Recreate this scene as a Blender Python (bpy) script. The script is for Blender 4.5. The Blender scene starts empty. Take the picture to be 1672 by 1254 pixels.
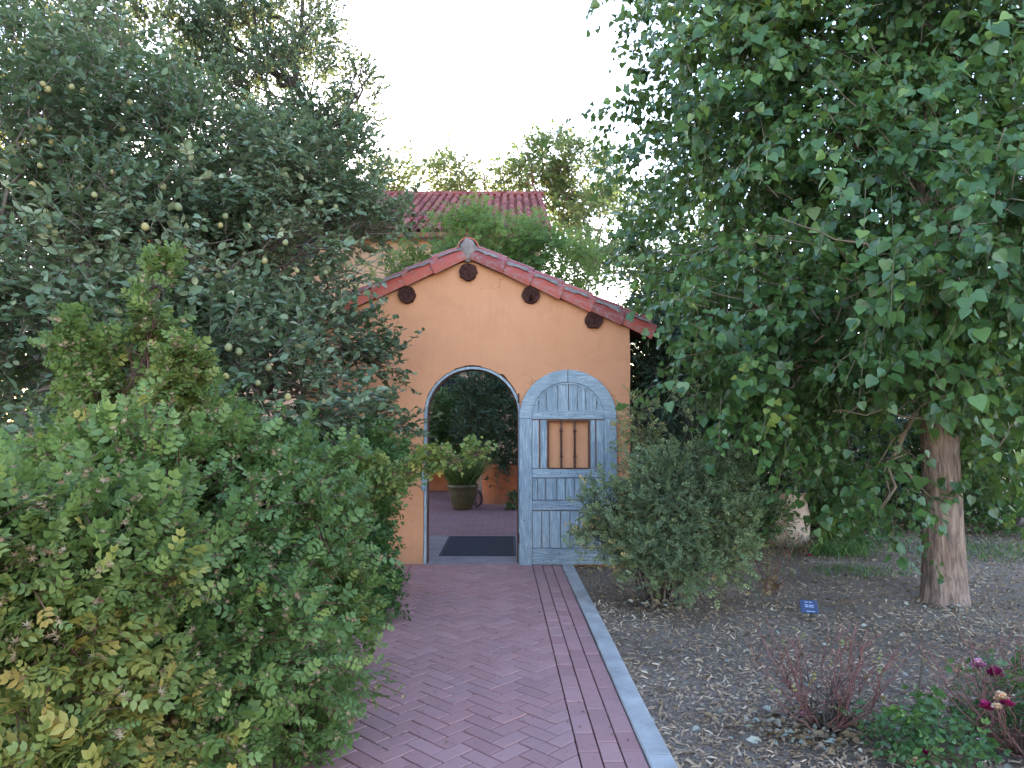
import bpy, bmesh, math, random
import numpy as np
from mathutils import Vector, Matrix, noise
from mathutils.geometry import tessellate_polygon
R = math.radians
rng = np.random.default_rng(7)
random.seed(7)
scn = bpy.context.scene
col = scn.collection

# ------------------------------------------------------------------ camera, sky, sun, exposure
F = 1200.0                       # focal length in pixels of a 1672 px wide frame
CAM = np.array([0.0, 0.0, 1.55])
PITCH = math.atan(53 / F)
cd = bpy.data.cameras.new('camera'); cam = bpy.data.objects.new('camera', cd); col.objects.link(cam)
cam.location = CAM; cam.rotation_euler = (R(90) + PITCH, 0, 0)
cd.sensor_width = 36; cd.lens = 36 * F / 1672; cd.clip_start = 0.05; cd.clip_end = 2000
scn.camera = cam
SUN_E, SUN_A = R(10), R(-15)
w = bpy.data.worlds.new('World'); scn.world = w; w.use_nodes = True
nt = w.node_tree; nt.nodes.clear()
sky = nt.nodes.new('ShaderNodeTexSky'); sky.sky_type = 'NISHITA'; sky.sun_disc = False
sky.sun_elevation = SUN_E; sky.sun_rotation = SUN_A; sky.air_density = 1.0; sky.dust_density = 0.6; sky.ozone_density = 1.8
bg = nt.nodes.new('ShaderNodeBackground'); bg.inputs[1].default_value = 0.15
wo = nt.nodes.new('ShaderNodeOutputWorld')
nt.links.new(sky.outputs[0], bg.inputs[0]); nt.links.new(bg.outputs[0], wo.inputs[0])
ld = bpy.data.lights.new('sun', 'SUN'); ld.energy = 2.0; ld.angle = R(0.8); ld.color = (1, .86, .66)
sun = bpy.data.objects.new('sun', ld); col.objects.link(sun)
sdir = Vector((math.sin(SUN_A) * math.cos(SUN_E), math.cos(SUN_A) * math.cos(SUN_E), math.sin(SUN_E)))
sun.rotation_euler = sdir.to_track_quat('Z', 'Y').to_euler(); sun.location = (0, 0, 30)
scn.view_settings.view_transform = 'Standard'; scn.view_settings.look = 'None'
scn.view_settings.exposure = 3.4; scn.view_settings.gamma = 1
scn.view_settings.use_curve_mapping = False
try:
    scn.view_settings.use_white_balance = True; scn.view_settings.white_balance_temperature = 6500; scn.view_settings.white_balance_tint = 22
except Exception: pass
try:
    scn.cycles.max_bounces = 8; scn.cycles.diffuse_bounces = 7; scn.cycles.transmission_bounces = 5
except Exception: pass

def W(px, py, Y):
    """world point seen at photo pixel (px, py) at depth Y"""
    cp, sp = math.cos(PITCH), math.sin(PITCH)
    d = np.array([px - 836.0, F * cp - (627 - py) * sp, F * sp + (627 - py) * cp])
    return CAM + d * (Y / d[1])
def G(px, py):
    cp, sp = math.cos(PITCH), math.sin(PITCH)
    d = np.array([px - 836.0, F * cp - (627 - py) * sp, F * sp + (627 - py) * cp])
    return CAM + d * (-CAM[2] / d[2])
def project(P):
    P = np.asarray(P, float) - CAM
    cp, sp = math.cos(PITCH), math.sin(PITCH)
    dep = P[..., 1] * cp + P[..., 2] * sp
    up = -P[..., 1] * sp + P[..., 2] * cp
    return 836 + F * P[..., 0] / dep, 627 - F * up / dep, dep
YW = float(G(760, 926)[1])       # front face of the gate wall
SC = YW / F

# ------------------------------------------------------------------ materials
def mat(name):
    m = bpy.data.materials.new(name); m.use_nodes = True
    t = m.node_tree; t.nodes.clear()
    o = t.nodes.new('ShaderNodeOutputMaterial')
    b = t.nodes.new('ShaderNodeBsdfPrincipled'); t.links.new(b.outputs[0], o.inputs[0])
    return m, t, b, o
def N(t, kind, **kw):
    n = t.nodes.new(kind)
    for k, v in kw.items():
        if k in n.inputs.keys(): n.inputs[k].default_value = v
        else: setattr(n, k, v)
    return n
def ramp(t, fac, stops, interp='LINEAR'):
    r = t.nodes.new('ShaderNodeValToRGB'); r.color_ramp.interpolation = interp
    e = r.color_ramp.elements
    while len(e) < len(stops): e.new(0.5)
    for i, (p, c) in enumerate(stops):
        e[i].position = p; e[i].color = (*c, 1)
    t.links.new(fac, r.inputs[0]); return r.outputs[0]
def coords(t, scale=(1, 1, 1)):
    tc = t.nodes.new('ShaderNodeTexCoord'); mp = t.nodes.new('ShaderNodeMapping')
    mp.inputs['Scale'].default_value = scale
    t.links.new(tc.outputs['Object'], mp.inputs[0]); return mp.outputs[0]
def nz(t, vec, scale, detail=5, rough=.6, dist=0):
    n = N(t, 'ShaderNodeTexNoise', Scale=scale, Detail=detail, Roughness=rough, Distortion=dist)
    t.links.new(vec, n.inputs['Vector']); return n.outputs[0]
def mix(t, a, b, fac, mode='MIX'):
    m = t.nodes.new('ShaderNodeMix'); m.data_type = 'RGBA'; m.blend_type = mode
    for s, v in ((m.inputs[0], fac), (m.inputs[6], a), (m.inputs[7], b)):
        if hasattr(v, 'is_output'): t.links.new(v, s)
        elif isinstance(v, (tuple, list)): s.default_value = (*v, 1)
        else: s.default_value = v
    return m.outputs[2]
def math_(t, op, a, b=0.0):
    m = t.nodes.new('ShaderNodeMath'); m.operation = op
    for s, v in ((m.inputs[0], a), (m.inputs[1], b)):
        if hasattr(v, 'is_output'): t.links.new(v, s)
        else: s.default_value = v
    return m.outputs[0]
def bump(t, b, h, strength=.3, dist=.01):
    n = N(t, 'ShaderNodeBump', Strength=strength, Distance=dist)
    t.links.new(h, n.inputs['Height']); t.links.new(n.outputs[0], b.inputs['Normal'])
def rnd(t):
    a = t.nodes.new('ShaderNodeAttribute'); a.attribute_name = 'rnd'
    oi = t.nodes.new('ShaderNodeObjectInfo')
    return math_(t, 'FRACT', math_(t, 'ADD', a.outputs['Fac'], oi.outputs['Random']))
def arnd(t):
    a = t.nodes.new('ShaderNodeAttribute'); a.attribute_name = 'rnd'; return a.outputs['Fac']

def simple(name, c1, c2, scale=8, rough=.8, bstr=.3, bdist=.01, stretch=(1, 1, 1), spec=.3):
    m, t, b, o = mat(name); v = coords(t, stretch)
    f = nz(t, v, scale)
    t.links.new(ramp(t, f, [(.3, c1), (.7, c2)]), b.inputs['Base Color'])
    b.inputs['Roughness'].default_value = rough; b.inputs['Specular IOR Level'].default_value = spec
    bump(t, b, nz(t, v, scale * 4), bstr, bdist); return m

def leafmat(name, stops, rough=.45, trans=.35, spec=.4, tcol=(.5, .62, .1)):
    m, t, b, o = mat(name); f = arnd(t)
    c = ramp(t, f, stops)
    v = coords(t)
    n = nz(t, v, 60, 2)
    c2 = mix(t, c, (.0, .0, .0), math_(t, 'MULTIPLY', n, .25))
    t.links.new(c2, b.inputs['Base Color']); b.inputs['Roughness'].default_value = rough
    b.inputs['Specular IOR Level'].default_value = spec
    tr = t.nodes.new('ShaderNodeBsdfTranslucent')
    tcn = mix(t, c, tcol, .25)
    t.links.new(tcn, tr.inputs[0])
    ms = t.nodes.new('ShaderNodeMixShader'); ms.inputs[0].default_value = trans
    t.links.new(b.outputs[0], ms.inputs[1]); t.links.new(tr.outputs[0], ms.inputs[2])
    t.links.new(ms.outputs[0], o.inputs[0]); return m

def stucco(name, c1, c2, c3):
    m, t, b, o = mat(name); v = coords(t)
    a = ramp(t, nz(t, v, 1.3, 6, .65, .5), [(.3, c1), (.68, c2)])
    s = nz(t, coords(t, (9, 9, 1.1)), 2.2, 5, .6)
    a = mix(t, a, c3, math_(t, 'MULTIPLY', ramp(t, s, [(.52, (0, 0, 0)), (.75, (1, 1, 1))]), .22))
    fl = nz(t, v, 55, 3, .6)
    a = mix(t, a, c3, math_(t, 'MULTIPLY', ramp(t, fl, [(.66, (0, 0, 0)), (.74, (1, 1, 1))]), .4))
    vo = N(t, 'ShaderNodeTexVoronoi', Scale=1.15); vo.feature = 'DISTANCE_TO_EDGE'
    wv = t.nodes.new('ShaderNodeVectorMath'); wv.operation = 'MULTIPLY_ADD'; nn_ = N(t, 'ShaderNodeTexNoise', Scale=3.5, Detail=6); t.links.new(v, nn_.inputs['Vector'])
    t.links.new(nn_.outputs['Color'], wv.inputs[0]); wv.inputs[1].default_value = (.5, .5, .5); t.links.new(v, wv.inputs[2]); t.links.new(wv.outputs[0], vo.inputs['Vector'])
    ck = ramp(t, vo.outputs['Distance'], [(.0, (1, 1, 1)), (.006, (0, 0, 0))])
    ck = math_(t, 'MULTIPLY', ck, ramp(t, nz(t, v, 1.1, 3), [(.5, (0, 0, 0)), (.62, (1, 1, 1))]))
    a = mix(t, a, (.20, .09, .05), math_(t, 'MULTIPLY', ck, .55))
    pt = ramp(t, nz(t, coords(t, (1, 1, 1.6)), 2.4, 4, .5, 1.2), [(.48, (0, 0, 0)), (.6, (1, 1, 1))])
    a = mix(t, a, c3, math_(t, 'MULTIPLY', pt, .16))
    # grime at the foot, where splashes reach
    sep = t.nodes.new('ShaderNodeSeparateXYZ'); t.links.new(v, sep.inputs[0])
    g = math_(t, 'MULTIPLY', math_(t, 'SUBTRACT', 1.0, math_(t, 'MULTIPLY', sep.outputs[2], 3.2)), nz(t, v, 7))
    g = math_(t, 'MAXIMUM', g, 0.0)
    a = mix(t, a, (.22, .13, .09), g)
    t.links.new(a, b.inputs['Base Color']); b.inputs['Roughness'].default_value = .92
    b.inputs['Specular IOR Level'].default_value = .2
    h = math_(t, 'ADD', math_(t, 'MULTIPLY', nz(t, coords(t, (1, 1, 1.15)), 3.2, 4, .55, .5), 2.6), math_(t, 'MULTIPLY', nz(t, v, 40, 4), .35))
    bump(t, b, h, .26, .02); return m

M = {}
M['stucco'] = stucco('orange_stucco', (.56, .235, .118), (.62, .275, .145), (.44, .185, .098))
M['stucco_far'] = stucco('peach_stucco', (.62, .34, .20), (.70, .40, .25), (.50, .28, .17))
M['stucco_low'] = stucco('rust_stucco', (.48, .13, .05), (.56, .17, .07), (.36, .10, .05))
def tilemat(name, stops):
    m, t, b, o = mat(name); v = coords(t)
    c = ramp(t, rnd(t), stops)
    c = mix(t, c, (.22, .17, .15), math_(t, 'MULTIPLY', ramp(t, nz(t, v, 14, 5, .7), [(.5, (0, 0, 0)), (.62, (1, 1, 1))]), .55))
    t.links.new(c, b.inputs['Base Color']); b.inputs['Roughness'].default_value = .6
    bump(t, b, nz(t, v, 50), .3, .006); return m
M['tile'] = tilemat('red_clay_tile', [(0, (.24, .035, .025)), (.5, (.36, .055, .032)), (1, (.46, .085, .045))])
M['tile_far'] = tilemat('far_clay_tile', [(0, (0.161, 0.033, 0.033)), (.4, (0.248, 0.061, 0.050)), (.75, (0.310, 0.094, 0.066)), (1, (0.211, 0.050, 0.044))])
M['tile_far'].node_tree.nodes['Principled BSDF'].inputs['Roughness'].default_value = .97
M['tile_far'].node_tree.nodes['Principled BSDF'].inputs['Specular IOR Level'].default_value = .05
M['mortar'] = simple('mortar', (.20, .15, .13), (.32, .25, .22), 18, .95, .8, .015)
M['concrete'] = simple('concrete', (.27, .245, .225), (.47, .435, .40), 5, .9, .6, .006)
M['slab'] = simple('threshold_concrete', (.22, .18, .18), (.32, .27, .26), 6, .9, .3, .004)
M['iron'] = simple('rusty_iron', (.05, .02, .015), (.13, .05, .035), 30, .7, .5, .004)
M['brass'] = simple('old_brass', (.25, .17, .06), (.35, .25, .1), 40, .5)
M['wood_end'] = simple('log_end', (.035, .012, .008), (.10, .032, .022), 26, .85, 1, .02)
M['log'] = simple('log_side', (.06, .02, .012), (.12, .045, .03), 12, .85, .6, .01)
M['joint'] = simple('joint_sand', (.04, .02, .018), (.08, .045, .04), 60, .95, .4, .004)
M['mat'] = simple('rubber', (.022, .023, .032), (.04, .042, .055), 60, .75, .4, .003)
M['greenpot'] = simple('olive_glazed_pot', (.055, .045, .02), (.11, .08, .035), 9, .35, .2, .004, spec=.5)
M['terra'] = simple('pale_terracotta', (.42, .25, .18), (.60, .45, .37), 7, .9, .4, .006)
M['soil'] = simple('soil', (.03, .02, .015), (.07, .05, .04), 20, 1, 1, .02)
M['dark'] = simple('dark_metal', (.02, .02, .02), (.03, .03, .03), 20, .5)
M['signblue'] = simple('navy_sign', (.025, .040, .085), (.032, .048, .10), 20, .5, .05)
M['print'] = simple('sign_print', (.30, .36, .55), (.36, .42, .62), 20, .6, .05)
M['win'] = simple('dark_window_glass', (.02, .02, .02), (.03, .03, .035), 3, .15, .02)
M['whitewall'] = simple('white_wall', (.7, .7, .7), (.8, .8, .78), 3, .8)

# blue paint on boards, grain along the board
def paint(name, stretch):
    m, t, b, o = mat(name); v = coords(t, stretch)
    base = ramp(t, rnd(t), [(0, (.205, .250, .285)), (.5, (.245, .295, .325)), (1, (.285, .335, .365))])
    g = nz(t, v, 6, 8, .7, .3)
    c = mix(t, base, (.46, .50, .52), math_(t, 'MULTIPLY', ramp(t, g, [(.47, (0, 0, 0)), (.62, (1, 1, 1))]), .85))
    g2 = nz(t, v, 11, 6, .75, .6)
    c = mix(t, c, (.10, .085, .075), ramp(t, g2, [(.55, (0, 0, 0)), (.66, (.85, .85, .85))]))
    g3 = nz(t, coords(t), 2.5, 3)
    c = mix(t, c, (.12, .17, .21), math_(t, 'MULTIPLY', ramp(t, g3, [(.5, (0, 0, 0)), (.7, (1, 1, 1))]), .45))
    t.links.new(c, b.inputs['Base Color']); b.inputs['Roughness'].default_value = .75
    b.inputs['Specular IOR Level'].default_value = .25
    bump(t, b, g2, .7, .006); return m
M['paint_v'] = paint('weathered_blue_paint_upright', (14, 14, 1.0))
M['paint_h'] = paint('weathered_blue_paint_level', (1.0, 14, 14))

def brickmat():
    m, t, b, o = mat('red_paver'); v = coords(t)
    geo = t.nodes.new('ShaderNodeNewGeometry')
    c = ramp(t, rnd(t), [(0, (.345, .155, .138)), (.35, (.38, .175, .157)), (.7, (.405, .19, .17)), (1, (.43, .21, .19))])
    n1 = nz(t, geo.outputs['Position'], 2.2, 5, .6)
    c = mix(t, c, (.30, .17, .16), math_(t, 'MULTIPLY', ramp(t, n1, [(.42, (0, 0, 0)), (.7, (1, 1, 1))]), .6))
    n2 = nz(t, geo.outputs['Position'], 45, 4, .7)
    c = mix(t, c, (.10, .05, .05), math_(t, 'MULTIPLY', ramp(t, n2, [(.58, (0, 0, 0)), (.75, (1, 1, 1))]), .6))
    t.links.new(c, b.inputs['Base Color']); b.inputs['Roughness'].default_value = .8
    bump(t, b, nz(t, geo.outputs['Position'], 160, 3), .4, .003); return m
M['brick'] = brickmat()
def courtmat():
    m, t, b, o = mat('courtyard_brick'); v = coords(t)
    bt = t.nodes.new('ShaderNodeTexBrick'); t.links.new(v, bt.inputs[0])
    for k, x in (('Scale', 1.0), ('Brick Width', .21), ('Row Height', .105), ('Mortar Size', .006)): bt.inputs[k].default_value = x
    bt.inputs['Color1'].default_value = (.20, .075, .07, 1); bt.inputs['Color2'].default_value = (.29, .11, .10, 1); bt.inputs['Mortar'].default_value = (.08, .04, .04, 1)
    t.links.new(mix(t, bt.outputs[0], (.24, .15, .15), math_(t, 'MULTIPLY', nz(t, v, 1.2), .5)), b.inputs['Base Color'])
    b.inputs['Roughness'].default_value = .8; bump(t, b, bt.outputs['Fac'], -.4, .004); return m
M['court'] = courtmat()
def groundmat():
    m, t, b, o = mat('mulch_ground'); v = coords(t)
    a = nz(t, v, 35, 6, .75)
    c = ramp(t, a, [(.3, (.12, .080, .055)), (.5, (.28, .195, .140)), (.62, (.40, .30, .23)), (.75, (.50, .41, .33))])
    bb = nz(t, v, .9, 4)
    c = mix(t, c, (.07, .055, .03), math_(t, 'MULTIPLY', ramp(t, bb, [(.45, (0, 0, 0)), (.7, (1, 1, 1))]), .55))
    t.links.new(c, b.inputs['Base Color']); b.inputs['Roughness'].default_value = .95
    bump(t, b, a, 1, .03); return m
M['ground'] = groundmat()
def attrmat(name, stops, rough=.85, bumpy=False, interp='LINEAR'):
    m, t, b, o = mat(name)
    c = ramp(t, arnd(t), stops, interp)
    v = coords(t); n = nz(t, v, 90, 3)
    c = mix(t, c, (0, 0, 0), math_(t, 'MULTIPLY', n, .35))
    t.links.new(c, b.inputs['Base Color']); b.inputs['Roughness'].default_value = rough
    b.inputs['Specular IOR Level'].default_value = .2; return m
M['chips'] = attrmat('wood_chips', [(0, (0.169, 0.096, 0.052)), (.3, (0.388, 0.234, 0.134)), (.65, (0.569, 0.364, 0.221)), (.9, (0.701, 0.489, 0.317)), (1, (0.847, 0.624, 0.418))])
M['litter'] = attrmat('dry_leaves', [(0, (.12, .075, .045)), (.4, (.26, .165, .09)), (.7, (.36, .27, .18)), (.85, (.26, .27, .21)), (1, (.46, .40, .32))])
def barkmat():
    m, t, b, o = mat('cottonwood_bark')
    v = coords(t, (1, 1, .16)); f = nz(t, v, 26, 6, .7, .8)
    c = ramp(t, f, [(.35, (.08, .038, .024)), (.5, (.26, .140, .088)), (.66, (.45, .30, .22))])
    g = nz(t, coords(t), 3, 3)
    c = mix(t, c, (.34, .29, .28), math_(t, 'MULTIPLY', g, .35))
    t.links.new(c, b.inputs['Base Color']); b.inputs['Roughness'].default_value = .95
    bump(t, b, f, 1, .035); return m
M['bark'] = barkmat()
M['twig'] = simple('twig_bark', (.11, .075, .055), (.20, .15, .12), 20, .9)
M['twig_light'] = simple('tan_twig', (.14, .10, .065), (.24, .17, .11), 20, .85)
M['twig_dark'] = simple('dark_bark', (.045, .032, .026), (.10, .075, .06), 20, .9)
M['twig_red'] = simple('red_cane', (.12, .045, .038), (.20, .085, .07), 20, .7)
def fruitmat():
    m, t, b, o = mat('quince_skin'); oi = t.nodes.new('ShaderNodeObjectInfo')
    c = ramp(t, oi.outputs['Random'], [(0, (.20, .21, .09)), (.5, (.31, .28, .12)), (1, (.40, .28, .10))])
    c = mix(t, c, (.16, .11, .06), math_(t, 'MULTIPLY', ramp(t, nz(t, coords(t), 2.2, 5, .7), [(.5, (0, 0, 0)), (.65, (1, 1, 1))]), .6))
    t.links.new(c, b.inputs['Base Color']); b.inputs['Roughness'].default_value = .8; return m
M['fruit'] = fruitmat()
M['sepal'] = attrmat('dry_sepals', [(0, (.20, .10, .055)), (.5, (.33, .19, .105)), (1, (.42, .29, .17))])
M['petal_r'] = attrmat('crimson_petals', [(0, (.22, .006, .05)), (.7, (.42, .02, .11)), (1, (.55, .12, .16))], .6)
M['petal_p'] = attrmat('pink_petals', [(0, (.50, .14, .28)), (1, (.80, .40, .46))], .6)
M['petal_c'] = attrmat('cream_petals', [(0, (.62, .22, .14)), (.5, (.75, .48, .28)), (1, (.85, .70, .50))], .6)

M['L_cotton'] = leafmat('cottonwood_leaf', [(0, (0.036, 0.087, 0.027)), (.5, (0.068, 0.146, 0.042)), (.85, (0.121, 0.220, 0.054)), (1, (0.244, 0.308, 0.062))], .36, .30, .5)
M['L_quince'] = leafmat('quince_leaf', [(0, (0.084, 0.128, 0.064)), (.5, (0.161, 0.217, 0.117)), (.82, (0.306, 0.333, 0.199)), (.95, (0.483, 0.444, 0.244)), (1, (0.281, 0.296, 0.162))], .6, .22, .35)
M['L_rose'] = leafmat('rose_leaf', [(0, (0.089, 0.154, 0.043)), (.45, (0.160, 0.238, 0.065)), (.8, (0.265, 0.328, 0.088)), (.94, (0.386, 0.391, 0.099)), (1, (0.547, 0.335, 0.082))], .5, .3, .35)
M['L_rosey'] = leafmat('rose_leaf_turning', [(0, (0.104, 0.158, 0.041)), (.4, (0.170, 0.226, 0.059)), (.75, (0.280, 0.294, 0.078)), (.92, (0.413, 0.326, 0.073)), (1, (0.510, 0.242, 0.065))], .5, .35, .35)
M['L_darkrose'] = leafmat('glossy_shrub_leaf', [(0, (0.040, 0.100, 0.030)), (.5, (0.074, 0.161, 0.043)), (1, (0.163, 0.261, 0.068))], .4, .25, .45)
M['L_grey'] = leafmat('grey_green_leaf', [(0, (0.096, 0.133, 0.066)), (.5, (0.194, 0.246, 0.110)), (.85, (0.341, 0.355, 0.145)), (1, (0.625, 0.366, 0.145))], .6, .25, .3)
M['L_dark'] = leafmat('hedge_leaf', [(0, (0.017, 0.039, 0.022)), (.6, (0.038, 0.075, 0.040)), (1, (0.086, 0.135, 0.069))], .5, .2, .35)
M['L_vine'] = leafmat('vine_leaf', [(0, (0.085, 0.166, 0.037)), (.5, (0.160, 0.257, 0.052)), (1, (0.281, 0.332, 0.093))], .5, .45, .3)
M['L_back'] = leafmat('background_leaf', [(0, (0.062, 0.120, 0.053)), (.5, (0.125, 0.192, 0.075)), (1, (0.300, 0.288, 0.120))], .6, .5, .3)
M['L_juniper'] = leafmat('feathery_leaf', [(0, (0.055, 0.104, 0.078)), (.6, (0.116, 0.171, 0.112)), (1, (0.308, 0.267, 0.134))], .6, .45, .3)
M['L_sun_tint'] = leafmat('sun_tinted_leaf', [(0, (.10, .13, .03)), (.5, (.22, .20, .04)), (1, (.42, .32, .07))], .6, .5, .3)  # yellow sunlight on this crown is put into the leaf colour
M['L_grass'] = leafmat('grass_blade', [(0, (.05, .11, .03)), (.6, (.11, .19, .06)), (1, (.25, .26, .10))], .5, .3, .3)

# ------------------------------------------------------------------ object helpers
OFF = {}
def mesh(name, V, Fc, m=None, rn=None, smooth=False):
    me = bpy.data.meshes.new(name)
    if isinstance(Fc, np.ndarray):
        V = np.asarray(V, np.float32); n, k = Fc.shape
        me.vertices.add(len(V)); me.vertices.foreach_set('co', V.ravel())
        me.loops.add(n * k); me.loops.foreach_set('vertex_index', Fc.astype(np.int32).ravel())
        me.polygons.add(n); me.polygons.foreach_set('loop_start', np.arange(0, n * k, k, dtype=np.int32))
        me.update(calc_edges=True)
    else:
        me.from_pydata([tuple(map(float, v)) for v in V], [], Fc); me.update()
    if rn is not None:
        a = me.attributes.new('rnd', 'FLOAT', 'POINT'); a.data.foreach_set('value', np.asarray(rn, np.float32))
    if m is not None: me.materials.append(m)
    if smooth: me.polygons.foreach_set('use_smooth', np.ones(len(me.polygons), bool))
    return me
def tag(o, label=None, cat=None, group=None, kind=None):
    if label: o['label'] = label
    if cat: o['category'] = cat
    if group: o['group'] = group
    if kind: o['kind'] = kind
    return o
def thing(name, label, cat, loc, group=None):
    o = bpy.data.objects.new(name, None); col.objects.link(o); o.location = tuple(map(float, loc))
    o.empty_display_size = .1
    OFF[o] = np.array(loc, float); return tag(o, label, cat, group)
def part(name, V, Fc, m, parent=None, rn=None, smooth=False, kind=None, base=None):
    """verts in world coordinates"""
    if parent is not None: off = OFF[parent]
    else: off = np.array(base if base is not None else (0, 0, 0), float)
    V = np.asarray(V, float) - off
    o = bpy.data.objects.new(name, mesh(name, V, Fc, m, rn, smooth)); col.objects.link(o)
    OFF[o] = off
    if parent is not None: o.parent = parent
    else: o.location = off
    if kind: o['kind'] = kind
    return o
def place(name, me, mtx, parent):
    """an object sharing mesh data; mtx is a world matrix, its parent untilted"""
    o = bpy.data.objects.new(name, me); col.objects.link(o); o.parent = parent
    m = Matrix(mtx) if not isinstance(mtx, Matrix) else mtx.copy()
    off = OFF[parent]; m.translation = m.translation - Vector(off)
    o.matrix_local = m; return o
class MB:
    def __init__(s): s.V = []; s.F = []; s.R = []
    def add(s, V, Fc, r=0.0):
        n = len(s.V); s.V += [tuple(map(float, v)) for v in V]; s.F += [tuple(i + n for i in f) for f in Fc]; s.R += [r] * len(V); return s
    def box(s, x0, x1, y0, y1, z0, z1, c=0.0, r=0.0, rot=None):
        """box with chamfered front (-y) face edges"""
        if c <= 0:
            V = [(x0, y0, z0), (x1, y0, z0), (x1, y1, z0), (x0, y1, z0), (x0, y0, z1), (x1, y0, z1), (x1, y1, z1), (x0, y1, z1)]
            Fc = [(3, 2, 1, 0), (4, 5, 6, 7), (0, 1, 5, 4), (1, 2, 6, 5), (2, 3, 7, 6), (3, 0, 4, 7)]
        else:
            V = [(x0, y1, z0), (x1, y1, z0), (x1, y1, z1), (x0, y1, z1), (x0, y0 + c, z0), (x1, y0 + c, z0), (x1, y0 + c, z1), (x0, y0 + c, z1),
                 (x0 + c, y0, z0 + c), (x1 - c, y0, z0 + c), (x1 - c, y0, z1 - c), (x0 + c, y0, z1 - c)]
            Fc = [(3, 2, 1, 0), (8, 9, 10, 11)]
            for i in range(4):
                j = (i + 1) % 4; Fc += [(i, j, j + 4, i + 4), (i + 4, j + 4, j + 8, i + 8)]
        if rot is not None:
            V = [tuple(rot @ Vector(v)) for v in V]
        return s.add(V, Fc, r)
    def tube(s, pts, rad, n=8, r=0.0, caps=True):
        pts = [Vector(p) for p in pts]; k = len(pts); base = []
        t0 = (pts[1] - pts[0]).normalized()
        u = t0.orthogonal().normalized(); V = []
        for i, p in enumerate(pts):
            t = (pts[min(i + 1, k - 1)] - pts[max(i - 1, 0)]).normalized()
            u = (u - t * u.dot(t)).normalized(); v = t.cross(u)
            rr = rad[i] if hasattr(rad, '__len__') else rad
            V += [p + (u * math.cos(2 * math.pi * j / n) + v * math.sin(2 * math.pi * j / n)) * rr for j in range(n)]
        Fc = [(i * n + j, i * n + (j + 1) % n, (i + 1) * n + (j + 1) % n, (i + 1) * n + j) for i in range(k - 1) for j in range(n)]
        if caps: Fc += [tuple(range(n))[::-1], tuple(range((k - 1) * n, k * n))]
        return s.add(V, Fc, r)
    def lathe(s, c, prof, n=28, r=0.0):
        V = []; k = len(prof)
        for (rr, z) in prof:
            V += [(c[0] + rr * math.cos(2 * math.pi * j / n), c[1] + rr * math.sin(2 * math.pi * j / n), c[2] + z) for j in range(n)]
        Fc = [(i * n + j, i * n + (j + 1) % n, (i + 1) * n + (j + 1) % n, (i + 1) * n + j) for i in range(k - 1) for j in range(n)]
        return s.add(V, Fc, r)
    def build(s, name, m, parent=None, smooth=False, kind=None, base=None):
        return part(name, s.V, s.F, m, parent, s.R, smooth, kind, base)
def nrm(a): return a / np.maximum(np.linalg.norm(a, axis=-1, keepdims=True), 1e-9)

# ------------------------------------------------------------------ leaves
def T_fold(outline, fold=.25):
    """leaf outline of right-hand points from base to tip -> triangles folded along the midrib"""
    V = [(0, 0, 0)] + [(x, y, abs(x) * fold) for x, y in outline] + [(0, 1, -.05)] + [(-x, y, abs(x) * fold) for x, y in outline[::-1]]
    k = len(outline); Fc = []
    tip = k + 1
    r = list(range(1, k + 1)); l = list(range(len(V) - 1, tip, -1))
    chain = [0] + r + [tip]
    for i in range(1, len(chain) - 1): Fc.append((0, chain[i], chain[i + 1]))
    chain = [0] + l + [tip]
    for i in range(1, len(chain) - 1): Fc.append((0, chain[i + 1], chain[i]))
    return np.array(V, float), np.array(Fc)
T_COTTON = T_fold([(.28, -.05), (.50, .14), (.44, .42), (.20, .76)], .14)
T_OVAL = T_fold([(.26, .20), (.30, .58)], .25)
T_LANCE = T_fold([(.13, .40)], .3)
T_DIAM = T_fold([(.30, .5)], .2)
def compound(n_pairs, lf, size=.36, rise=.12):
    Vs, Fs = [], []; V, Fc = lf; n = 0
    items = []
    for i in range(n_pairs):
        y = .22 + .62 * i / max(n_pairs - 1, 1)
        for s in (-1, 1): items.append((y, s * R(62 - 8 * i), size * (.8 + .25 * math.sin(math.pi * (i + .6) / n_pairs))))
    items.append((.84, 0, size))
    for (y, a, sz) in items:
        ca, sa = math.cos(a), math.sin(a)
        v = V * sz; x = v[:, 0] * ca + v[:, 1] * sa; yy = -v[:, 0] * sa + v[:, 1] * ca
        tilt = .25 * np.abs(x)
        vv = np.stack([x, yy + y, v[:, 2] - tilt + rise * math.sin(y * 3)], 1)
        Vs.append(vv); Fs.append(Fc + n); n += len(V)
    # rachis
    Vs.append(np.array([(-.012, 0, 0), (.012, 0, 0), (0, .84, rise * math.sin(2.5))])); Fs.append(np.array([(0, 1, 2)]) + n)
    return np.concatenate(Vs), np.concatenate(Fs)
T_ROSE = compound(3, T_OVAL, .40)
T_ROSE5 = compound(2, T_OVAL, .46)
T_FINE = compound(3, T_DIAM, .40)

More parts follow.
